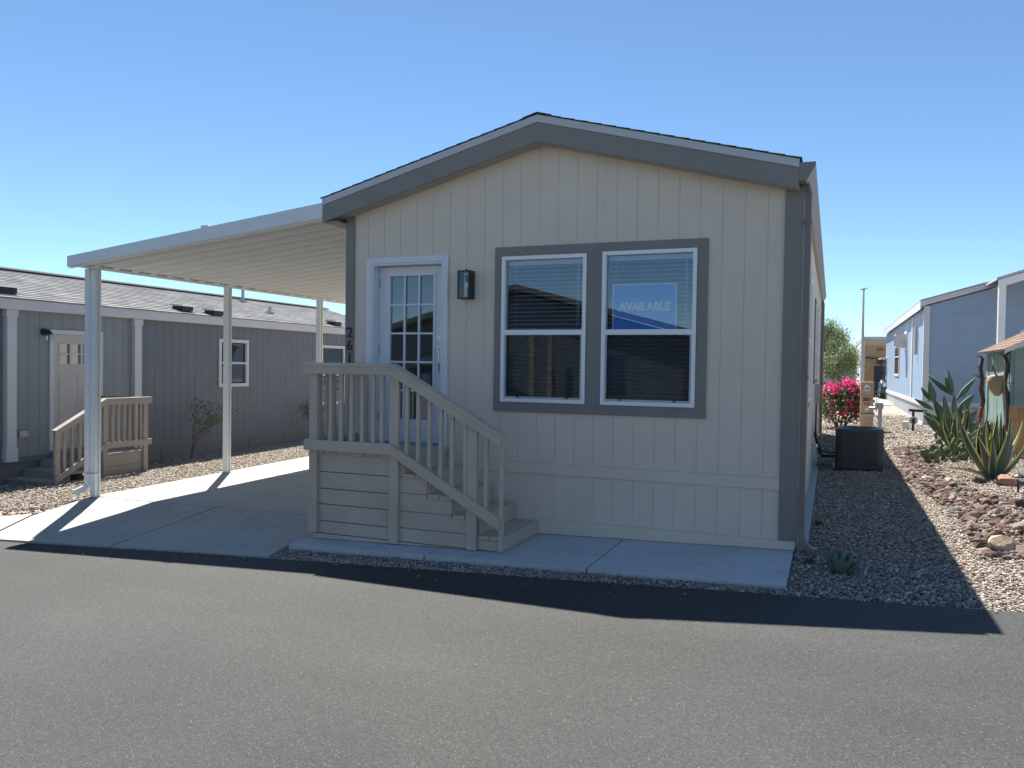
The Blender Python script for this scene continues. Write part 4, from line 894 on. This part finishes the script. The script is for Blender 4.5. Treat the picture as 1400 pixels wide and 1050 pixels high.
for dz, r_ in ((0, .022), (.05, .014)):
    MB().tube([(ax0+.05, ay0+.35, b0+.16+dz), (ax0-.05, ay0+.36, b0+.15+dz), (ax0-.2, ay0+.5, b0+.13+dz*1.6), (2.50, 6.75, .42+dz), (2.455, 6.9, .62+dz)], r_, 8).build('refrigerant_line', MT['black'], ac, smooth=True)
pg = GND(3.52, 13.7); zt = 1.437
pe = thing('meter_pedestal', (3.515, 13.75, pg), 'sand coloured utility meter pedestal marked 261 on the gravel', 'utility meter')
x0, x1 = 3.368, 3.662
box('lower_cabinet', MT['ped'], pe, x0, x1, 13.70, 13.95, pg-.02, .66, bevel=.008); box('door_panel', MT['ped'], pe, x0, x1, 13.695, 13.95, .672, 1.11, bevel=.008); box('meter_box', MT['ped'], pe, x0-.005, x1+.005, 13.685, 13.95, 1.118, zt, bevel=.01)
cxm = (x0+x1)/2-.0
me_ = MB().tube([(cxm, 13.686, 1.275), (cxm, 13.61, 1.275)], [.085, .078], 20).build('meter', MT['steel'], pe, smooth=False); MB().tube([(cxm, 13.609, 1.275), (cxm, 13.60, 1.275)], .065, 20).build('meter_dial', MT['meterg'], me_); box('dial_plate', MT['black'], me_, cxm-.035, cxm+.035, 13.595, 13.599, 1.26, 1.285)
link('lettering', text_mesh('261', .13, MT['black'], .004, .003), pe, (cxm, 13.69, 1.008), Euler((R(90), 0, 0)))
mb = MB()
for k, (dx, w) in enumerate(((-.04, .045), (.012, .028), (.045, .022))): mb.prism([(cxm+dx-w/2, 13.69, .875), (cxm+dx+w/2, 13.69, .875), (cxm+dx+w/2+.012, 13.69, .925), (cxm+dx-w/2+.012, 13.69, .925)], 0, (0, .003, 0))
mb.build('red_mark', MT['red'], pe)
box('latch_bar', MT['steel'], pe, x0+.03, x1+.03, 13.672, 13.684, .58, .64)
pp = thing('service_post', (3.73, 12.0, GND(3.73, 12)), 'short grey steel service post with a cap beside the meter pedestal', 'post')
g0 = GND(3.73, 12); box('post', MT['steel'], pp, 3.685, 3.765, 11.96, 12.04, g0-.03, .97); box('cap_box', MT['steel'], pp, 3.62, 3.79, 11.93, 12.07, .85, .99, bevel=.01); MB().tube([(3.64, 12, .86), (3.52, 12.1, .86), (3.45, 12.3, .80)], .03, 8).build('conduit', MT['steel'], pp)

# standpipe by the blue home
p = atY(1248, 590, 14.0); sgz = GND(p.x, 14)
sp = thing('standpipe', (p.x, 14, sgz), 'black pipe stand with a side arm by the ribbed skirting', 'pipe stand')
MB().tube([(p.x, 14, sgz-.03), (p.x, 14, .74)], .03, 8).build('riser', MT['black'], sp); MB().tube([(p.x-.10, 14, .76), (p.x+.30, 14, .745)], .035, 8).build('arm', MT['black'], sp)
MB().tube([(p.x-.03, 13.94, .50), (p.x+.03, 13.94, .50)], .08, 14).build('regulator', MT['black'], sp); MB().tube([(p.x, 13.98, .52), (p.x, 13.9, .52)], .10, 14).build('dial', MT['steel'], sp)
pt = atY(1241, 584, 14.6)
o = thing('bucket', (pt.x-.05, 14.6, GND(pt.x, 14.6)), 'small white bucket standing on gravel beside the black pipe stand', 'bucket'); g0 = GND(pt.x, 14.6)
MB().tube([(pt.x-.05, 14.6, g0-.01), (pt.x-.05, 14.6, g0+.20)], [.075, .09], 16).build('tub', MT['hwhite'], o); MB().tube([(pt.x-.05+.09*math.cos(t), 14.6, g0+.19+.09*math.sin(t)) for t in np.linspace(0, math.pi, 9)], .005, 5).build('handle', MT['black'], o)

# ------------------------------------------------------------------ green shed, cane fence, driftwood, wall planter
SX0, SX1, SY0, SY1, SZ = 5.70, 7.3, 9.0, 11.5, 2.10; sg_ = GND(5.9, 10)
sh = thing('garden_shed', ((SX0+SX1)/2, 10.2, sg_), 'green wooden garden shed with a brown shingle roof', 'shed'); sm = (SX0+SX1)/2
w = box('wall', MT['shedg'], sh, SX0+.02, SX0+.05, SY0, SY1, sg_-.1, SZ)
for k in range(10): box('wall_plank', MT['shedg'], w, SX0+rng.uniform(-.003, .003), SX0+.019, SY0+.25*k+.004, SY0+.25*(k+1)-.004, sg_-.1, SZ-.01)
mb = MB(); mb.prism([(SX0+.051, SY0, sg_-.1), (SX1, SY0, sg_-.1), (SX1, SY0, SZ), (sm, SY0, SZ+.42), (SX0+.051, SY0, SZ)], 0, (0, .04, 0)); fwl = mb.build('gable_wall', MT['shedg'], sh)
for k in range(9):
    xa = SX0+.055+k*.17; MB().box(xa, min(xa+.162, SX1), SY0-.015, SY0-.001, sg_-.1, SZ+.25*min(k, 8-k)/4+.0).build('wall_plank', MT['shedg'], fwl)
mb = MB(); mb.box(SX1-.04, SX1, SY0+.05, SY1, sg_-.1, SZ); mb.box(SX0+.06, SX1-.05, SY1-.04, SY1, sg_-.1, SZ); mb.build('rear_wall', MT['shedg'], sh)
ssl = .525; XO = SX0-.12
mb = MB(); mb.prism([(XO, SY0-.15, SZ-.02), (sm, SY0-.15, SZ-.02+ssl*(sm-XO)), (2*sm-XO, SY0-.15, SZ-.02), (2*sm-XO, SY0-.15, SZ+.02), (sm, SY0-.15, SZ+.02+ssl*(sm-XO)), (XO, SY0-.15, SZ+.02)], 0, (0, SY1-SY0+.3, 0)); srf = mb.build('roof', MT['shedg'], sh)
for k in range(7):
    d0 = k*.135; y = SY0-.17; 
    while y < SY1+.16:
        wd = rng.uniform(.2, .32); c = np.array((.22, .15, .115))*rng.uniform(.75, 1.2); a, b = XO-.02+d0, min(XO+d0+.15, sm)
        za, zb = SZ+.02+ssl*(a-XO)+.028, SZ+.02+ssl*(b-XO)+.012; y1_ = min(y+wd-.006, SY1+.17)
        MB().hexa([(a, y, za-.02), (b, y, zb-.012), (b, y1_, zb-.012), (a, y1_, za-.02), (a, y, za), (b, y, zb), (b, y1_, zb), (a, y1_, za)], 0, tuple(c)).build('shingle', MT['shedr'], srf); y += wd
mb = MB(); mb.prism([(XO-.01, SY0-.18, SZ-.05), (sm, SY0-.18, SZ-.05+ssl*(sm-XO)), (sm, SY0-.18, SZ+.03+ssl*(sm-XO)), (XO-.01, SY0-.18, SZ+.03)], 0, (0, .028, 0)); mb.build('rake_board', MT['cool'], sh)
cf = thing('cane_fence', (5.9, 8.3, GND(5.9, 8.3)), 'orange brown cane slat fence in front of the green shed', 'fence')
for k in range(22):
    x = 5.585+k*.036; g0 = GND(x, 8.3); MB().tube([(x, 8.3+rng.normal(0, .004), g0-.02), (x+rng.normal(0, .004), 8.3, 1.12+rng.normal(0, .012))], .0155, 7).build('slat', MT['bamboo'], cf)
for z in (.45, .95): MB().tube([(5.56, 8.325, z), (6.4, 8.325, z)], .008, 6).build('wire', MT['steel'], cf)
def drift(label, base, top, r, seed, twigs):
    rg = random.Random(seed); o = thing('driftwood_branch', base, label, 'branch'); P = []; R_ = []
    for k in range(9):
        t = k/8; q = Vector(base).lerp(Vector(top), t); P.append(q+Vector((rg.uniform(-.03, .03), rg.uniform(-.03, .03), 0))); R_.append(r*(.55+.7*rg.random())*(1-.35*t))
    MB().tube(P, R_, 8).build('stem', MT['wood'], o, smooth=True)
    for k in range(twigs):
        q = P[rg.randint(5, 8)]; d = Vector((rg.uniform(-1, .6), rg.uniform(-.6, .1), rg.uniform(-.1, .4)))*.28; MB().tube([q, q+d*.5+Vector((0, 0, .03)), q+d], [r*.3, r*.22, r*.08], 6).build('twig', MT['wood'], o)
    return o
drift('gnarled dark driftwood branch leaning at the back corner of the green shed', (5.63, 11.3, GND(5.6, 11.3)), (5.60, 11.35, 2.0), .055, 3, 5)
q = atX(1376, 590, 5.66); q2 = atX(1376, 488, 5.66)
drift('dark driftwood branch hanging on the green shed wall beside the clay planter', (5.655, q.y, max(.62, q.z)), (5.66, q2.y, 2.0), .05, 9, 4)
q = atX(1366, 525, 5.63)
wp = thing('wall_planter', (5.63, q.y, q.z), 'tan clay face planter with thin leaves hung on the green shed', 'planter')
MB().tube([(5.60, q.y, q.z-.22), (5.60, q.y-.01, q.z-.12), (5.59, q.y, q.z+.02), (5.59, q.y, q.z+.14), (5.585, q.y, q.z+.17)], [.05, .12, .16, .16, .14], 14).build('bowl', MT['clay'], wp, smooth=True)
for k in range(6):
    an = R(40+k*22); MB().tube([(5.58, q.y, q.z+.15), (5.57-.02*k, q.y+.2*math.cos(an), q.z+.32), (5.55, q.y+.42*math.cos(an), q.z+.28+.34*math.sin(an))], [.014, .01, .003], 5).build('leaf', MT['succ'], wp)
# path light and feeder
p = atY(1392, 668, 3.5); g0 = GND(p.x, 3.5)
lt = thing('path_light', (p.x, 3.5, g0), 'small black solar path light beside the reddish boulder', 'garden light')
MB().tube([(p.x, 3.5, g0-.05), (p.x, 3.5, g0+.16)], .012, 8).build('stake', MT['black'], lt); MB().tube([(p.x, 3.5, g0+.15), (p.x, 3.5, g0+.20)], .035, 12).build('lens', MT['clear'], lt); MB().tube([(p.x, 3.5, g0+.20), (p.x, 3.5, g0+.215), (p.x, 3.5, g0+.24)], [.075, .07, .025], 16).build('cap', MT['black'], lt)
p = atY(1341, 568, 9.6); g0 = GND(p.x, 9.6)
fd = thing('garden_ornament', (p.x, 9.6, g0), 'small red glass ornament on a stake behind the prickly pear', 'ornament')
MB().tube([(p.x, 9.6, g0-.05), (p.x, 9.6, .80)], .012, 6).build('stake', MT['black'], fd); MB().tube([(p.x, 9.6, .80), (p.x, 9.6, .86), (p.x, 9.6, .96), (p.x, 9.6, 1.0), (p.x, 9.6, 1.05)], [.03, .042, .036, .016, .022], 12).build('globe', MT['red'], fd, smooth=True)
for x_, y_, lb in ((p.x-.1, 9.3, 'black plastic nursery pot behind the striped agave near the shed'),):
    g0 = GND(x_, y_); o = thing('plant_pot', (x_, y_, g0), lb, 'pot'); MB().tube([(x_, y_, g0-.01), (x_, y_, g0+.28)], [.17, .22], 16).build('tub', MT['black'], o); MB().tube([(x_, y_, g0+.26), (x_, y_, g0+.30)], .235, 16).build('rim', MT['black'], o)

# ------------------------------------------------------------------ plants
def blade(L, w, th, curve, fold=.25, segs=9, marg=.10):
    """agave leaf along +x, bending up by curve; returns MB with green centre (0) and yellow margin (1)"""
    mb = MB(); cols = [-1, -1+2*marg, 0, 1-2*marg, 1]; rows = []
    for i in range(segs+1):
        t = i/segs; wd = w*(.62+.38*math.sin(math.pi*min(1, t*1.25+.08)))*(1-t**3.2)*1.0+.001
        ang = curve*t; x = L*t*math.cos(ang*.5); z = L*t*math.sin(ang*.5)
        rows.append([(x, c*wd*.5, z+fold*wd*abs(c)**1.6*.5) for c in cols]+[(x, c*wd*.5, z+fold*wd*abs(c)**1.6*.5-th*(1-t*.8)*(1-abs(c)**2)-.001) for c in cols])
    vs = [p for r_ in rows for p in r_]; k = len(cols); n = 2*k
    for i in range(segs):
        for j in range(k-1):
            mi = 1 if j in (0, k-2) else 0
            a = i*n+j; mb.f.append((a, a+n, a+n+1, a+1)); mb.m.append(mi); mb.c.append(None)
            a = i*n+k+j; mb.f.append((a+1, a+n+1, a+n, a)); mb.m.append(mi); mb.c.append(None)
        a = i*n; mb.f.append((a, a+k, a+n+k, a+n)); mb.m.append(1); mb.c.append(None)
        a = i*n+k-1; mb.f.append((a, a+n, a+n+k, a+k)); mb.m.append(1); mb.c.append(None)
    mb.v = vs; return mb
LEAVES = [blade(1, .175, .04, c, f).mesh('leaf', [MT['green'], MT['yellow']], smooth=True) for c, f in ((.5, .5), (.8, .6), (-.25, .4), (1.1, .5))]
DRY = blade(1, .12, .02, -.25, .8).mesh('dry_leaf', [MT['clay'], MT['bark']], smooth=True)
def agave(label, x, y, size, n, seed, low=18, high=86):
    rg = random.Random(seed); g0 = GND(x, y); o = thing('agave', (x, y, g0), label, 'agave', None)
    for k in range(n):
        t = k/(n-1); el = R(low+(high-low)*t+rg.uniform(-6, 6)); az = k*2.39996+rg.uniform(-.2, .2); L = size*(.95-.18*abs(t-.45)+rg.uniform(-.12, .1))
        r0 = .07*size*(1-t)
        c = link('leaf', LEAVES[rg.choice([0, 1, 3, 1, 2]) if t < .6 else 0], o, (x+r0*math.cos(az), y+r0*math.sin(az), g0+.02), Euler((rg.uniform(-.25, .25), -el, az), 'XYZ'), (L, L*rg.uniform(.85, 1.1), L))
    for k in range(3):           # spent leaves at the foot
        az = 4.0+k*.9+seed; link('dry_leaf', DRY, o, (x+.06*math.cos(az), y+.06*math.sin(az), g0+.03), Euler((.3, -R(9+6*k), az)), size*(.45+.08*k))
    MB().tube([(x, y, g0-.03), (x, y, g0+.08*size), (x, y, g0+.2*size)], [.11*size, .12*size, .03*size], 10).build('crown', MT['green'], o, smooth=True)
    return o
agave('large striped agave with yellow margined leaves on the gravel by the shed', 4.74, 4.72, .90, 27, 4, 42)
agave('striped agave half hidden behind the small clumped prickly pear', 4.72, 8.0, .85, 17, 8, 44)
# prickly pears
def cactus_pad(L, w, th, point=.5, segs=10, ring=10):
    mb = MB(); rows = []
    for i in range(segs+1):
        t = i/segs; wd = w*.5*max(.08, math.sin(math.pi*(t*.93+.035))**(.75))*(1-point*max(0, t-.45)*1.2)*(1 if t > .12 else .75); d = th*.5*max(.25, math.sin(math.pi*(t*.9+.05))**.5)
        if i == segs: wd *= .15; d *= .3
        rows.append([Vector((math.cos(a)*wd, math.sin(a)*d, t*L)) for a in np.linspace(0, 2*math.pi, ring, endpoint=False)])
    vs = [p for r_ in rows for p in r_]; fs = [(i*ring+j, i*ring+(j+1) % ring, (i+1)*ring+(j+1) % ring, (i+1)*ring+j) for i in range(segs) for j in range(ring)]
    fs += [tuple(range(ring-1, -1, -1)), tuple(range(segs*ring, (segs+1)*ring))]; return mb.add(vs, fs)
PADS = [cactus_pad(1, .34, .07, .6).mesh('pad', MT['pad'], smooth=True), cactus_pad(1, .22, .06, .85).mesh('pad', MT['pad'], smooth=True), cactus_pad(1, .62, .16, .2).mesh('pad', MT['padl'], smooth=True)]
def place_pad(o, me, a, b, roll=0, wmul=1):
    a, b = Vector(a), Vector(b); d = b-a; L = d.length; d.normalize(); tocam = (CAM-a); tocam -= d*tocam.dot(d); tocam.normalize()
    yv = Matrix.Rotation(roll, 3, d) @ tocam; xv = yv.cross(d); M3 = Matrix((xv, yv, d)).transposed()
    return link('pad', me, o, a, M3.to_euler(), (L*wmul, L, L))
oy = 8.6; og = GND(4.8, oy)
op = thing('prickly_pear', (4.8, oy, og), 'tall prickly pear cactus with long pointed blue green pads', 'cactus')
segs_ = [((1303, 612), (1305, 565), 1, .5, 0), ((1305, 572), (1304, 538), 0, .8, .2), ((1303, 541), (1268, 512), 1, 0, .9), ((1304, 540), (1296, 505), 1, .5, -.1), ((1301, 538), (1292, 514), 0, 0, .4), ((1307, 548), (1335, 515), 1, 0, .7), ((1318, 545), (1320, 528), 1, .6, .2), ((1306, 570), (1332, 538), 0, .2, .5), ((1301, 590), (1276, 545), 0, .1, .3), ((1278, 552), (1270, 520), 0, .2, -.2), ((1272, 548), (1259, 529), 0, .3, .2), ((1276, 560), (1250, 545), 0, .4, 0), ((1298, 585), (1290, 540), 0, .9, -.3), ((1290, 580), (1262, 562), 0, .2, .3), ((1296, 600), (1262, 566), 0, .5, .1), ((1306, 600), (1336, 560), 0, .3, .2), ((1310, 600), (1322, 560), 2, .3, -.2), ((1297, 608), (1276, 570), 0, .2, -.3), ((1312, 606), (1338, 575), 0, .2, -.4), ((1303, 615), (1288, 575), 0, 0, .4), ((1306, 615), (1312, 570), 0, .8, -.4)]
for k, (a, b, mi, rl, dy) in enumerate(segs_):
    A, B = atY(*a, oy+dy*.25), atY(*b, oy+dy*.5); place_pad(op, PADS[mi], A, B, rl, .85)
MB().tube([(4.8, oy, og-.05), (4.8, oy, og+.15), atY(1303, 605, oy)], [.09, .08, .05], 9).build('stem', MT['pad'], op, smooth=True)
def clump(label, x, y, w, n, seed, hmax):
    rg = random.Random(seed); g0 = GND(x, y); o = thing('prickly_pear', (x, y, g0), label, 'cactus'); tips = []
    for k in range(n):
        L = rg.uniform(.13, .19)
        if k < n*.4 or not tips:
            a = Vector((x+rg.gauss(0, w*.42), y+rg.gauss(0, w*.35), 0)); a.z = GND(a.x, a.y)-.015
        else:
            a = rg.choice(tips)
            if a.z-g0 > hmax: a = tips[k % max(1, int(n*.3))]
            a = a-Vector((0, 0, .02))
        d = Vector((rg.gauss(0, .45), rg.gauss(0, .35), 1)).normalized(); b = a+d*L; place_pad(o, PADS[2], a, b, rg.uniform(-1.2, 1.2)); tips.append(b)
    return o
clump('low olive prickly pear with many small rounded pads behind the rock berm', 4.52, 7.0, .55, 56, 5, .42)
clump('small olive prickly pear clump between the two striped agaves', 5.0, 7.5, .35, 22, 6, .35)
clump('very low prickly pear clump spreading on the gravel by the rocks', 4.25, 6.75, .28, 14, 12, .08)
# the small rosette in the shade by the pad
sgx, sgy = 2.80, -.66; g0 = GND(sgx, sgy)
o = thing('succulent', (sgx, sgy, g0), 'small grey green agave rosette on the shaded gravel beside the pad', 'succulent')
rl_ = blade(1, .72, .14, 1.0, .35, 7, .02).mesh('leaf', [MT['succ'], MT['succ']], smooth=True)
for k in range(22):
    t = k/21; az = k*2.39996; L = .20*(1-.42*t); link('leaf', rl_, o, (sgx+.03*(1-t)*math.cos(az), sgy+.03*(1-t)*math.sin(az), g0+.015+.03*t), Euler((0, -R(22+58*t), az)), L)
for k, (x_, y_) in enumerate(((2.50, -.45), (2.56, -.15))):
    pass
def foliage(name, pts, size, cols, parent, trans=True, aspect=.5, mat='leaf'):
    mb = MB()
    for p, s in pts:
        a = Vector(rng.normal(0, 1, 3)).normalized(); b = a.cross(Vector(rng.normal(0, 1, 3))).normalized(); p = Vector(p); L = size*s*rng.uniform(.7, 1.3); c = np.array(cols[rng.integers(0, len(cols))])*rng.uniform(.75, 1.25)
        mb.add([p-a*L*.5, p+b*L*aspect*.5, p+a*L*.5, p-b*L*aspect*.5], [(0, 1, 2, 3)], 0, tuple(c))
    return mb.build(name, MT[mat], parent)
def branchy(mb, p, d, L, r, depth, tips, spread=.6, up=.15):
    q = Vector(p); pts = [q.copy()]; d = Vector(d).normalized()
    for k in range(3): d = (d+Vector(rng.normal(0, .16, 3))+Vector((0, 0, up*.3))).normalized(); q = q+d*L/3; pts.append(q.copy())
    mb.tube(pts, [r, r*.88, r*.76, r*.62], 6 if depth > 1 else 4)
    tips.append((q.copy(), depth))
    if depth <= 1: tips.append((pts[2], depth))
    if depth == 0: return
    for k in range(3 if depth > 1 else 4): branchy(mb, q if k else pts[2], d+Vector(rng.normal(0, spread, 3))+Vector((0, 0, up)), L*rng.uniform(.6, .85), r*.58, depth-1, tips, spread, up)
GREENS = [(.055, .095, .035), (.075, .12, .045), (.10, .15, .06), (.04, .07, .03), (.13, .17, .08)]
PALO = [(.20, .26, .12), (.16, .22, .09), (.25, .29, .15), (.12, .18, .07), (.28, .31, .18)]
def tree(label, x, y, h, spread, seed, n=30):
    global rng; rng = np.random.default_rng(seed); g0 = GND(x, y); t = thing('palo_verde_tree', (x, y, g0), label, 'tree', None); mb = MB(); tips = []
    mb.tube([(x, y, g0-.1), (x+.05, y, g0+.4*h*.3), (x, y, g0+.3*h)], [.16, .13, .11], 9)
    for k in range(5): an = k*1.256+rng.uniform(-.4, .4); branchy(mb, (x, y, g0+.26*h), (math.cos(an)*spread, math.sin(an)*spread, .9), h*.30, .075, 3, tips, .5, .1)
    mb.build('trunk', MT['bark'], t, smooth=True); pts = []
    for q, dp in tips:
        if dp > 1: continue
        for k in range(n):
            pts.append((q+Vector(rng.normal(0, .17*h/3.5, 3))+Vector((0, 0, -abs(rng.normal(0, .06)))), 1))
    foliage('crown', pts, .10, PALO, t, aspect=.4); return t
tree('feathery pale green desert tree behind the pink flowering bush', 1.75, 31., 3.55, .9, 21, 55)
tree('bushy pale green tree farther back beside the tan building', 1.9, 47., 4.4, .9, 22, 40)
# bougainvillea
rng = np.random.default_rng(5)
bx, by, g0 = 2.93, 14.9, GND(2.93, 14.9)
bo = thing('flowering_bush', (bx, by, g0), 'bushy bougainvillea covered in hot pink flowers behind the air conditioner', 'bush')
mb = MB(); tips = []
for k in range(9): an = k*.7; branchy(mb, (bx+.1*math.cos(an), by+.1*math.sin(an), g0-.02), (math.cos(an)*.55, math.sin(an)*.55, 1), .48, .022, 2, tips, .5, .12)
mb.build('stems', MT['bark'], bo); lp = []; fl = []
for q, dp in tips:
    if q.z-g0 > 1.3: q.z = g0+rng.uniform(.7, 1.3)
    for k in range(16): lp.append((q+Vector(rng.normal(0, .10, 3)), 1))
for k in range(900):
    a = rng.uniform(0, 6.28); r_ = .58*math.sqrt(rng.random()); z = g0+.12+rng.random()*.95; lp.append(((bx+r_*math.cos(a), by+r_*.8*math.sin(a), z), 1))
for k in range(58):
    a = rng.uniform(2.6, 7.2); el = rng.uniform(-.35, 1.3); rr = rng.uniform(.5, .66); c = Vector((bx+rr*math.cos(a)*math.cos(el), by+rr*.85*math.sin(a)*math.cos(el), g0+.62+rr*1.02*math.sin(el)))
    for j in range(26): fl.append((c+Vector(rng.normal(0, .055, 3))*Vector((1, 1, .7)) if False else c+Vector((rng.normal(0, .065), rng.normal(0, .05), rng.normal(0, .042))), 1))
foliage('leaves', lp, .065, [(.045, .085, .03), (.06, .11, .04), (.03, .06, .022), (.09, .13, .05)], bo, aspect=.6)
foliage('flowers', fl, .062, [(.74, .035, .24), (.82, .07, .30), (.60, .02, .18), (.86, .14, .38)], bo, aspect=.9)
def shrub(label, x, y, h, w, n, seed, cols, name='shrub', lf=.05, nl=5):
    global rng; rng = np.random.default_rng(seed); g0 = GND(x, y); o = thing(name, (x, y, g0), label, 'shrub'); mb = MB(); tips = []; pts = []
    for k in range(n): an = k*6.283/n+rng.uniform(-.3, .3); branchy(mb, (x, y, g0-.02), (math.cos(an)*w, math.sin(an)*w, 1), h*.42, .010, 2, tips, .35, .1)
    mb.build('stems', MT['bark'], o)
    for q, dp in tips:
        for k in range(nl): pts.append((q+Vector(rng.normal(0, lf*.8, 3)), 1))
    foliage('leaves', pts, lf, cols, o, aspect=.4); return o
shrub('thin dark shrub against the slate wall near the middle carport post', -8.85, 4.32, 1.3, .10, 3, 31, GREENS)
shrub('sparse dark shrub against the slate wall farther along the grey home', -8.85, 8.13, 1.15, .10, 2, 32, GREENS)
for k, (x_, y_, lb) in enumerate(((2.56, -.42, 'tiny weed tuft at the foot of the front downspout'), (2.60, 1.3, 'tiny weed tuft growing along the footing of the cream home'))):
    shrub(lb, x_, y_, .09, .7, 3, 40+k, GREENS, 'weed', .018, 2)

# ------------------------------------------------------------------ rocks of the berm
def rock_mesh(seed, squash=.85):
    rg = np.random.default_rng(seed); bm = bmesh.new(); bmesh.ops.create_icosphere(bm, subdivisions=2, radius=1)
    dirs = [Vector(rg.normal(0, 1, 3)).normalized() for _ in range(13)]; cuts = [rg.uniform(.42, .82) for _ in dirs]
    for v in bm.verts:
        p = v.co.copy()
        for d, c in zip(dirs, cuts):
            s_ = p.dot(d)
            if s_ > c: p -= d*(s_-c)
        v.co = p*rg.uniform(.97, 1.03)*1.25; v.co.z *= squash
    return bm
def rock_variant(seed, col):
    bm = rock_mesh(seed); me = bpy.data.meshes.new('rock'); bm.to_mesh(me); bm.free(); me.materials.append(MT['rock'])
    at = me.attributes.new('piece', 'FLOAT_COLOR', 'FACE'); at.data.foreach_set('color', [v for _ in me.polygons for v in (*col, 1)]); return me
RC = {'reddish brown': (.155, .098, .08), 'dark brown': (.09, .066, .057), 'pinkish tan': (.25, .195, .16), 'grey': (.18, .16, .148), 'pale': (.34, .31, .27)}
RV = {k: [rock_variant(100+7*i+j, c) for j in range(3)] for i, (k, c) in enumerate(RC.items())}
placed = []; rg = random.Random(77); count = 0; tries = 0
def berm_x(y): return 3.98+.10*math.sin(y*.9)-.022*(y-1)
while count < 285 and tries < 9000:
    tries += 1; t = rg.random(); y = .25+8.9*t**1.25
    spread = .50 if y < 3.2 else .30
    x = berm_x(y)+(rg.random()**1.4)*spread*1.5-.06*rg.random()
    s = rg.choice([rg.uniform(.028, .05), rg.uniform(.04, .075)])*(1.1 if y < 3 else .95)
    if x > 3.75+.155*(y+7.6) or ((x-4.74)**2+(y-4.72)**2) < .16: continue
    if any((x-a)**2+(y-b)**2 < (.58*(s+c))**2 for a, b, c in placed): continue
    placed.append((x, y, s)); kind = rg.choices(list(RC), (5, 5, 2.5, 3, .5))[0]
    o = link('rock', rg.choice(RV[kind]), None, (x, y, GND(x, y)+s*.36), Euler((rg.uniform(-.35, .35), rg.uniform(-.35, .35), rg.uniform(0, 6.28))), (s*rg.uniform(.9, 1.4), s*rg.uniform(.75, 1.1), s*rg.uniform(.8, 1.15)))
    tag(o, kind+' landscaping rock in the sunlit berm along the gravel', 'rock', kind+' rocks of the berm'); count += 1
pts = []
for k in range(1500):
    y = .2+9.2*rg.random()**1.15; pts.append((berm_x(y)-.08+(rg.random()**1.3)*(.85 if y < 3.2 else .55), y))
rubble = pebbles('rock_rubble', np.array(pts), .04, .085, np.array([(.20, .13, .105), (.13, .095, .08), (.30, .225, .185), (.24, .21, .195), (.17, .11, .09)]), sink=.0)
def boulder(px, py, y, sx_, sy_, sz_, col, label, seed, rzv=0):
    p = atY(px, py, y); me = rock_variant(seed, col); o = link('boulder', me, None, (p.x, y, GND(p.x, y)+sz_*.35), Euler((0, 0, rzv)), (sx_, sy_, sz_)); tag(o, label, 'rock'); return o
boulder(1371, 758, .45, .165, .11, .13, (.44, .34, .24), 'smooth tan oblong boulder at the street end of the rock berm', 301, .1)
boulder(1378, 672, 4.15, .15, .10, .12, (.36, .19, .14), 'reddish boulder beside the path light in front of the striped agave', 302, .3)
boulder(1341, 668, 4.3, .12, .10, .12, (.09, .075, .07), 'dark lava boulder at the foot of the striped agave', 303, .8)

# ------------------------------------------------------------------ far home past the tree, homes across the street (seen in the panes)
fh = thing('manufactured_home', (-2, 62, .4), 'distant low white home behind the desert trees', 'mobile home')
box('wall', MT['cool'], fh, -8, 6, 60, 66, -.3, 2.8); MB().prism([(-8.3, 59.6, 2.8), (-8.3, 63, 3.9), (-8.3, 66.4, 2.8)], 0, (14.6, 0, 0)).build('roof', MT['drip'], fh); box('window', MT['navy'], fh, 2.2, 3.6, 59.95, 59.999, 1.2, 2.3)
ah = thing('manufactured_home', (-6, -20, -.4), 'brown gabled home across the street mirrored in the window panes', 'mobile home')
zs = STREET(-6, -14)-.1
mb = MB(); mb.prism([(-12, -16.5, zs), (-1.5, -16.5, zs), (-1.5, -16.5, 2.7), (-6.75, -16.5, 4.1), (-12, -16.5, 2.7)], 0, (0, -11, 0)); mb.build('wall', MT['hgrey'], ah)
for s in (-1, 1): MB().prism([(-6.75, -15.9, 4.15), (-6.75+s*5.8, -15.9, 2.62), (-6.75+s*5.8, -15.9, 2.8), (-6.75, -15.9, 4.33)], 0, (0, -12, 0)).build('roof_slope', MT['darkshingle'], ah)
for x in (-10.6, -8.4, -4.6): box('window', MT['navy'], ah, x, x+1.3, -16.5, -16.45, .9, 2.1)
for x in (-6.2, -5.6): box('porch_post', MT['tanl'], ah, x, x+.15, -15.95, -15.8, zs, 2.75)
ah2 = thing('manufactured_home', (6, -20, 0), 'low tan home across the street mirrored in the right hand pane', 'mobile home'); zs = STREET(6, -14)-.1
box('wall', MT['tanl'], ah2, 1.5, 13, -28, -17, zs, 2.8); MB().prism([(1, -16.6, 2.8), (1, -22.5, 4.0), (1, -28.4, 2.8)], 0, (12.5, 0, 0)).build('roof', MT['darkshingle'], ah2)
for x in (2.6, 6, 9): box('window', MT['navy'], ah2, x, x+1.4, -17, -16.95, 1, 2.2)
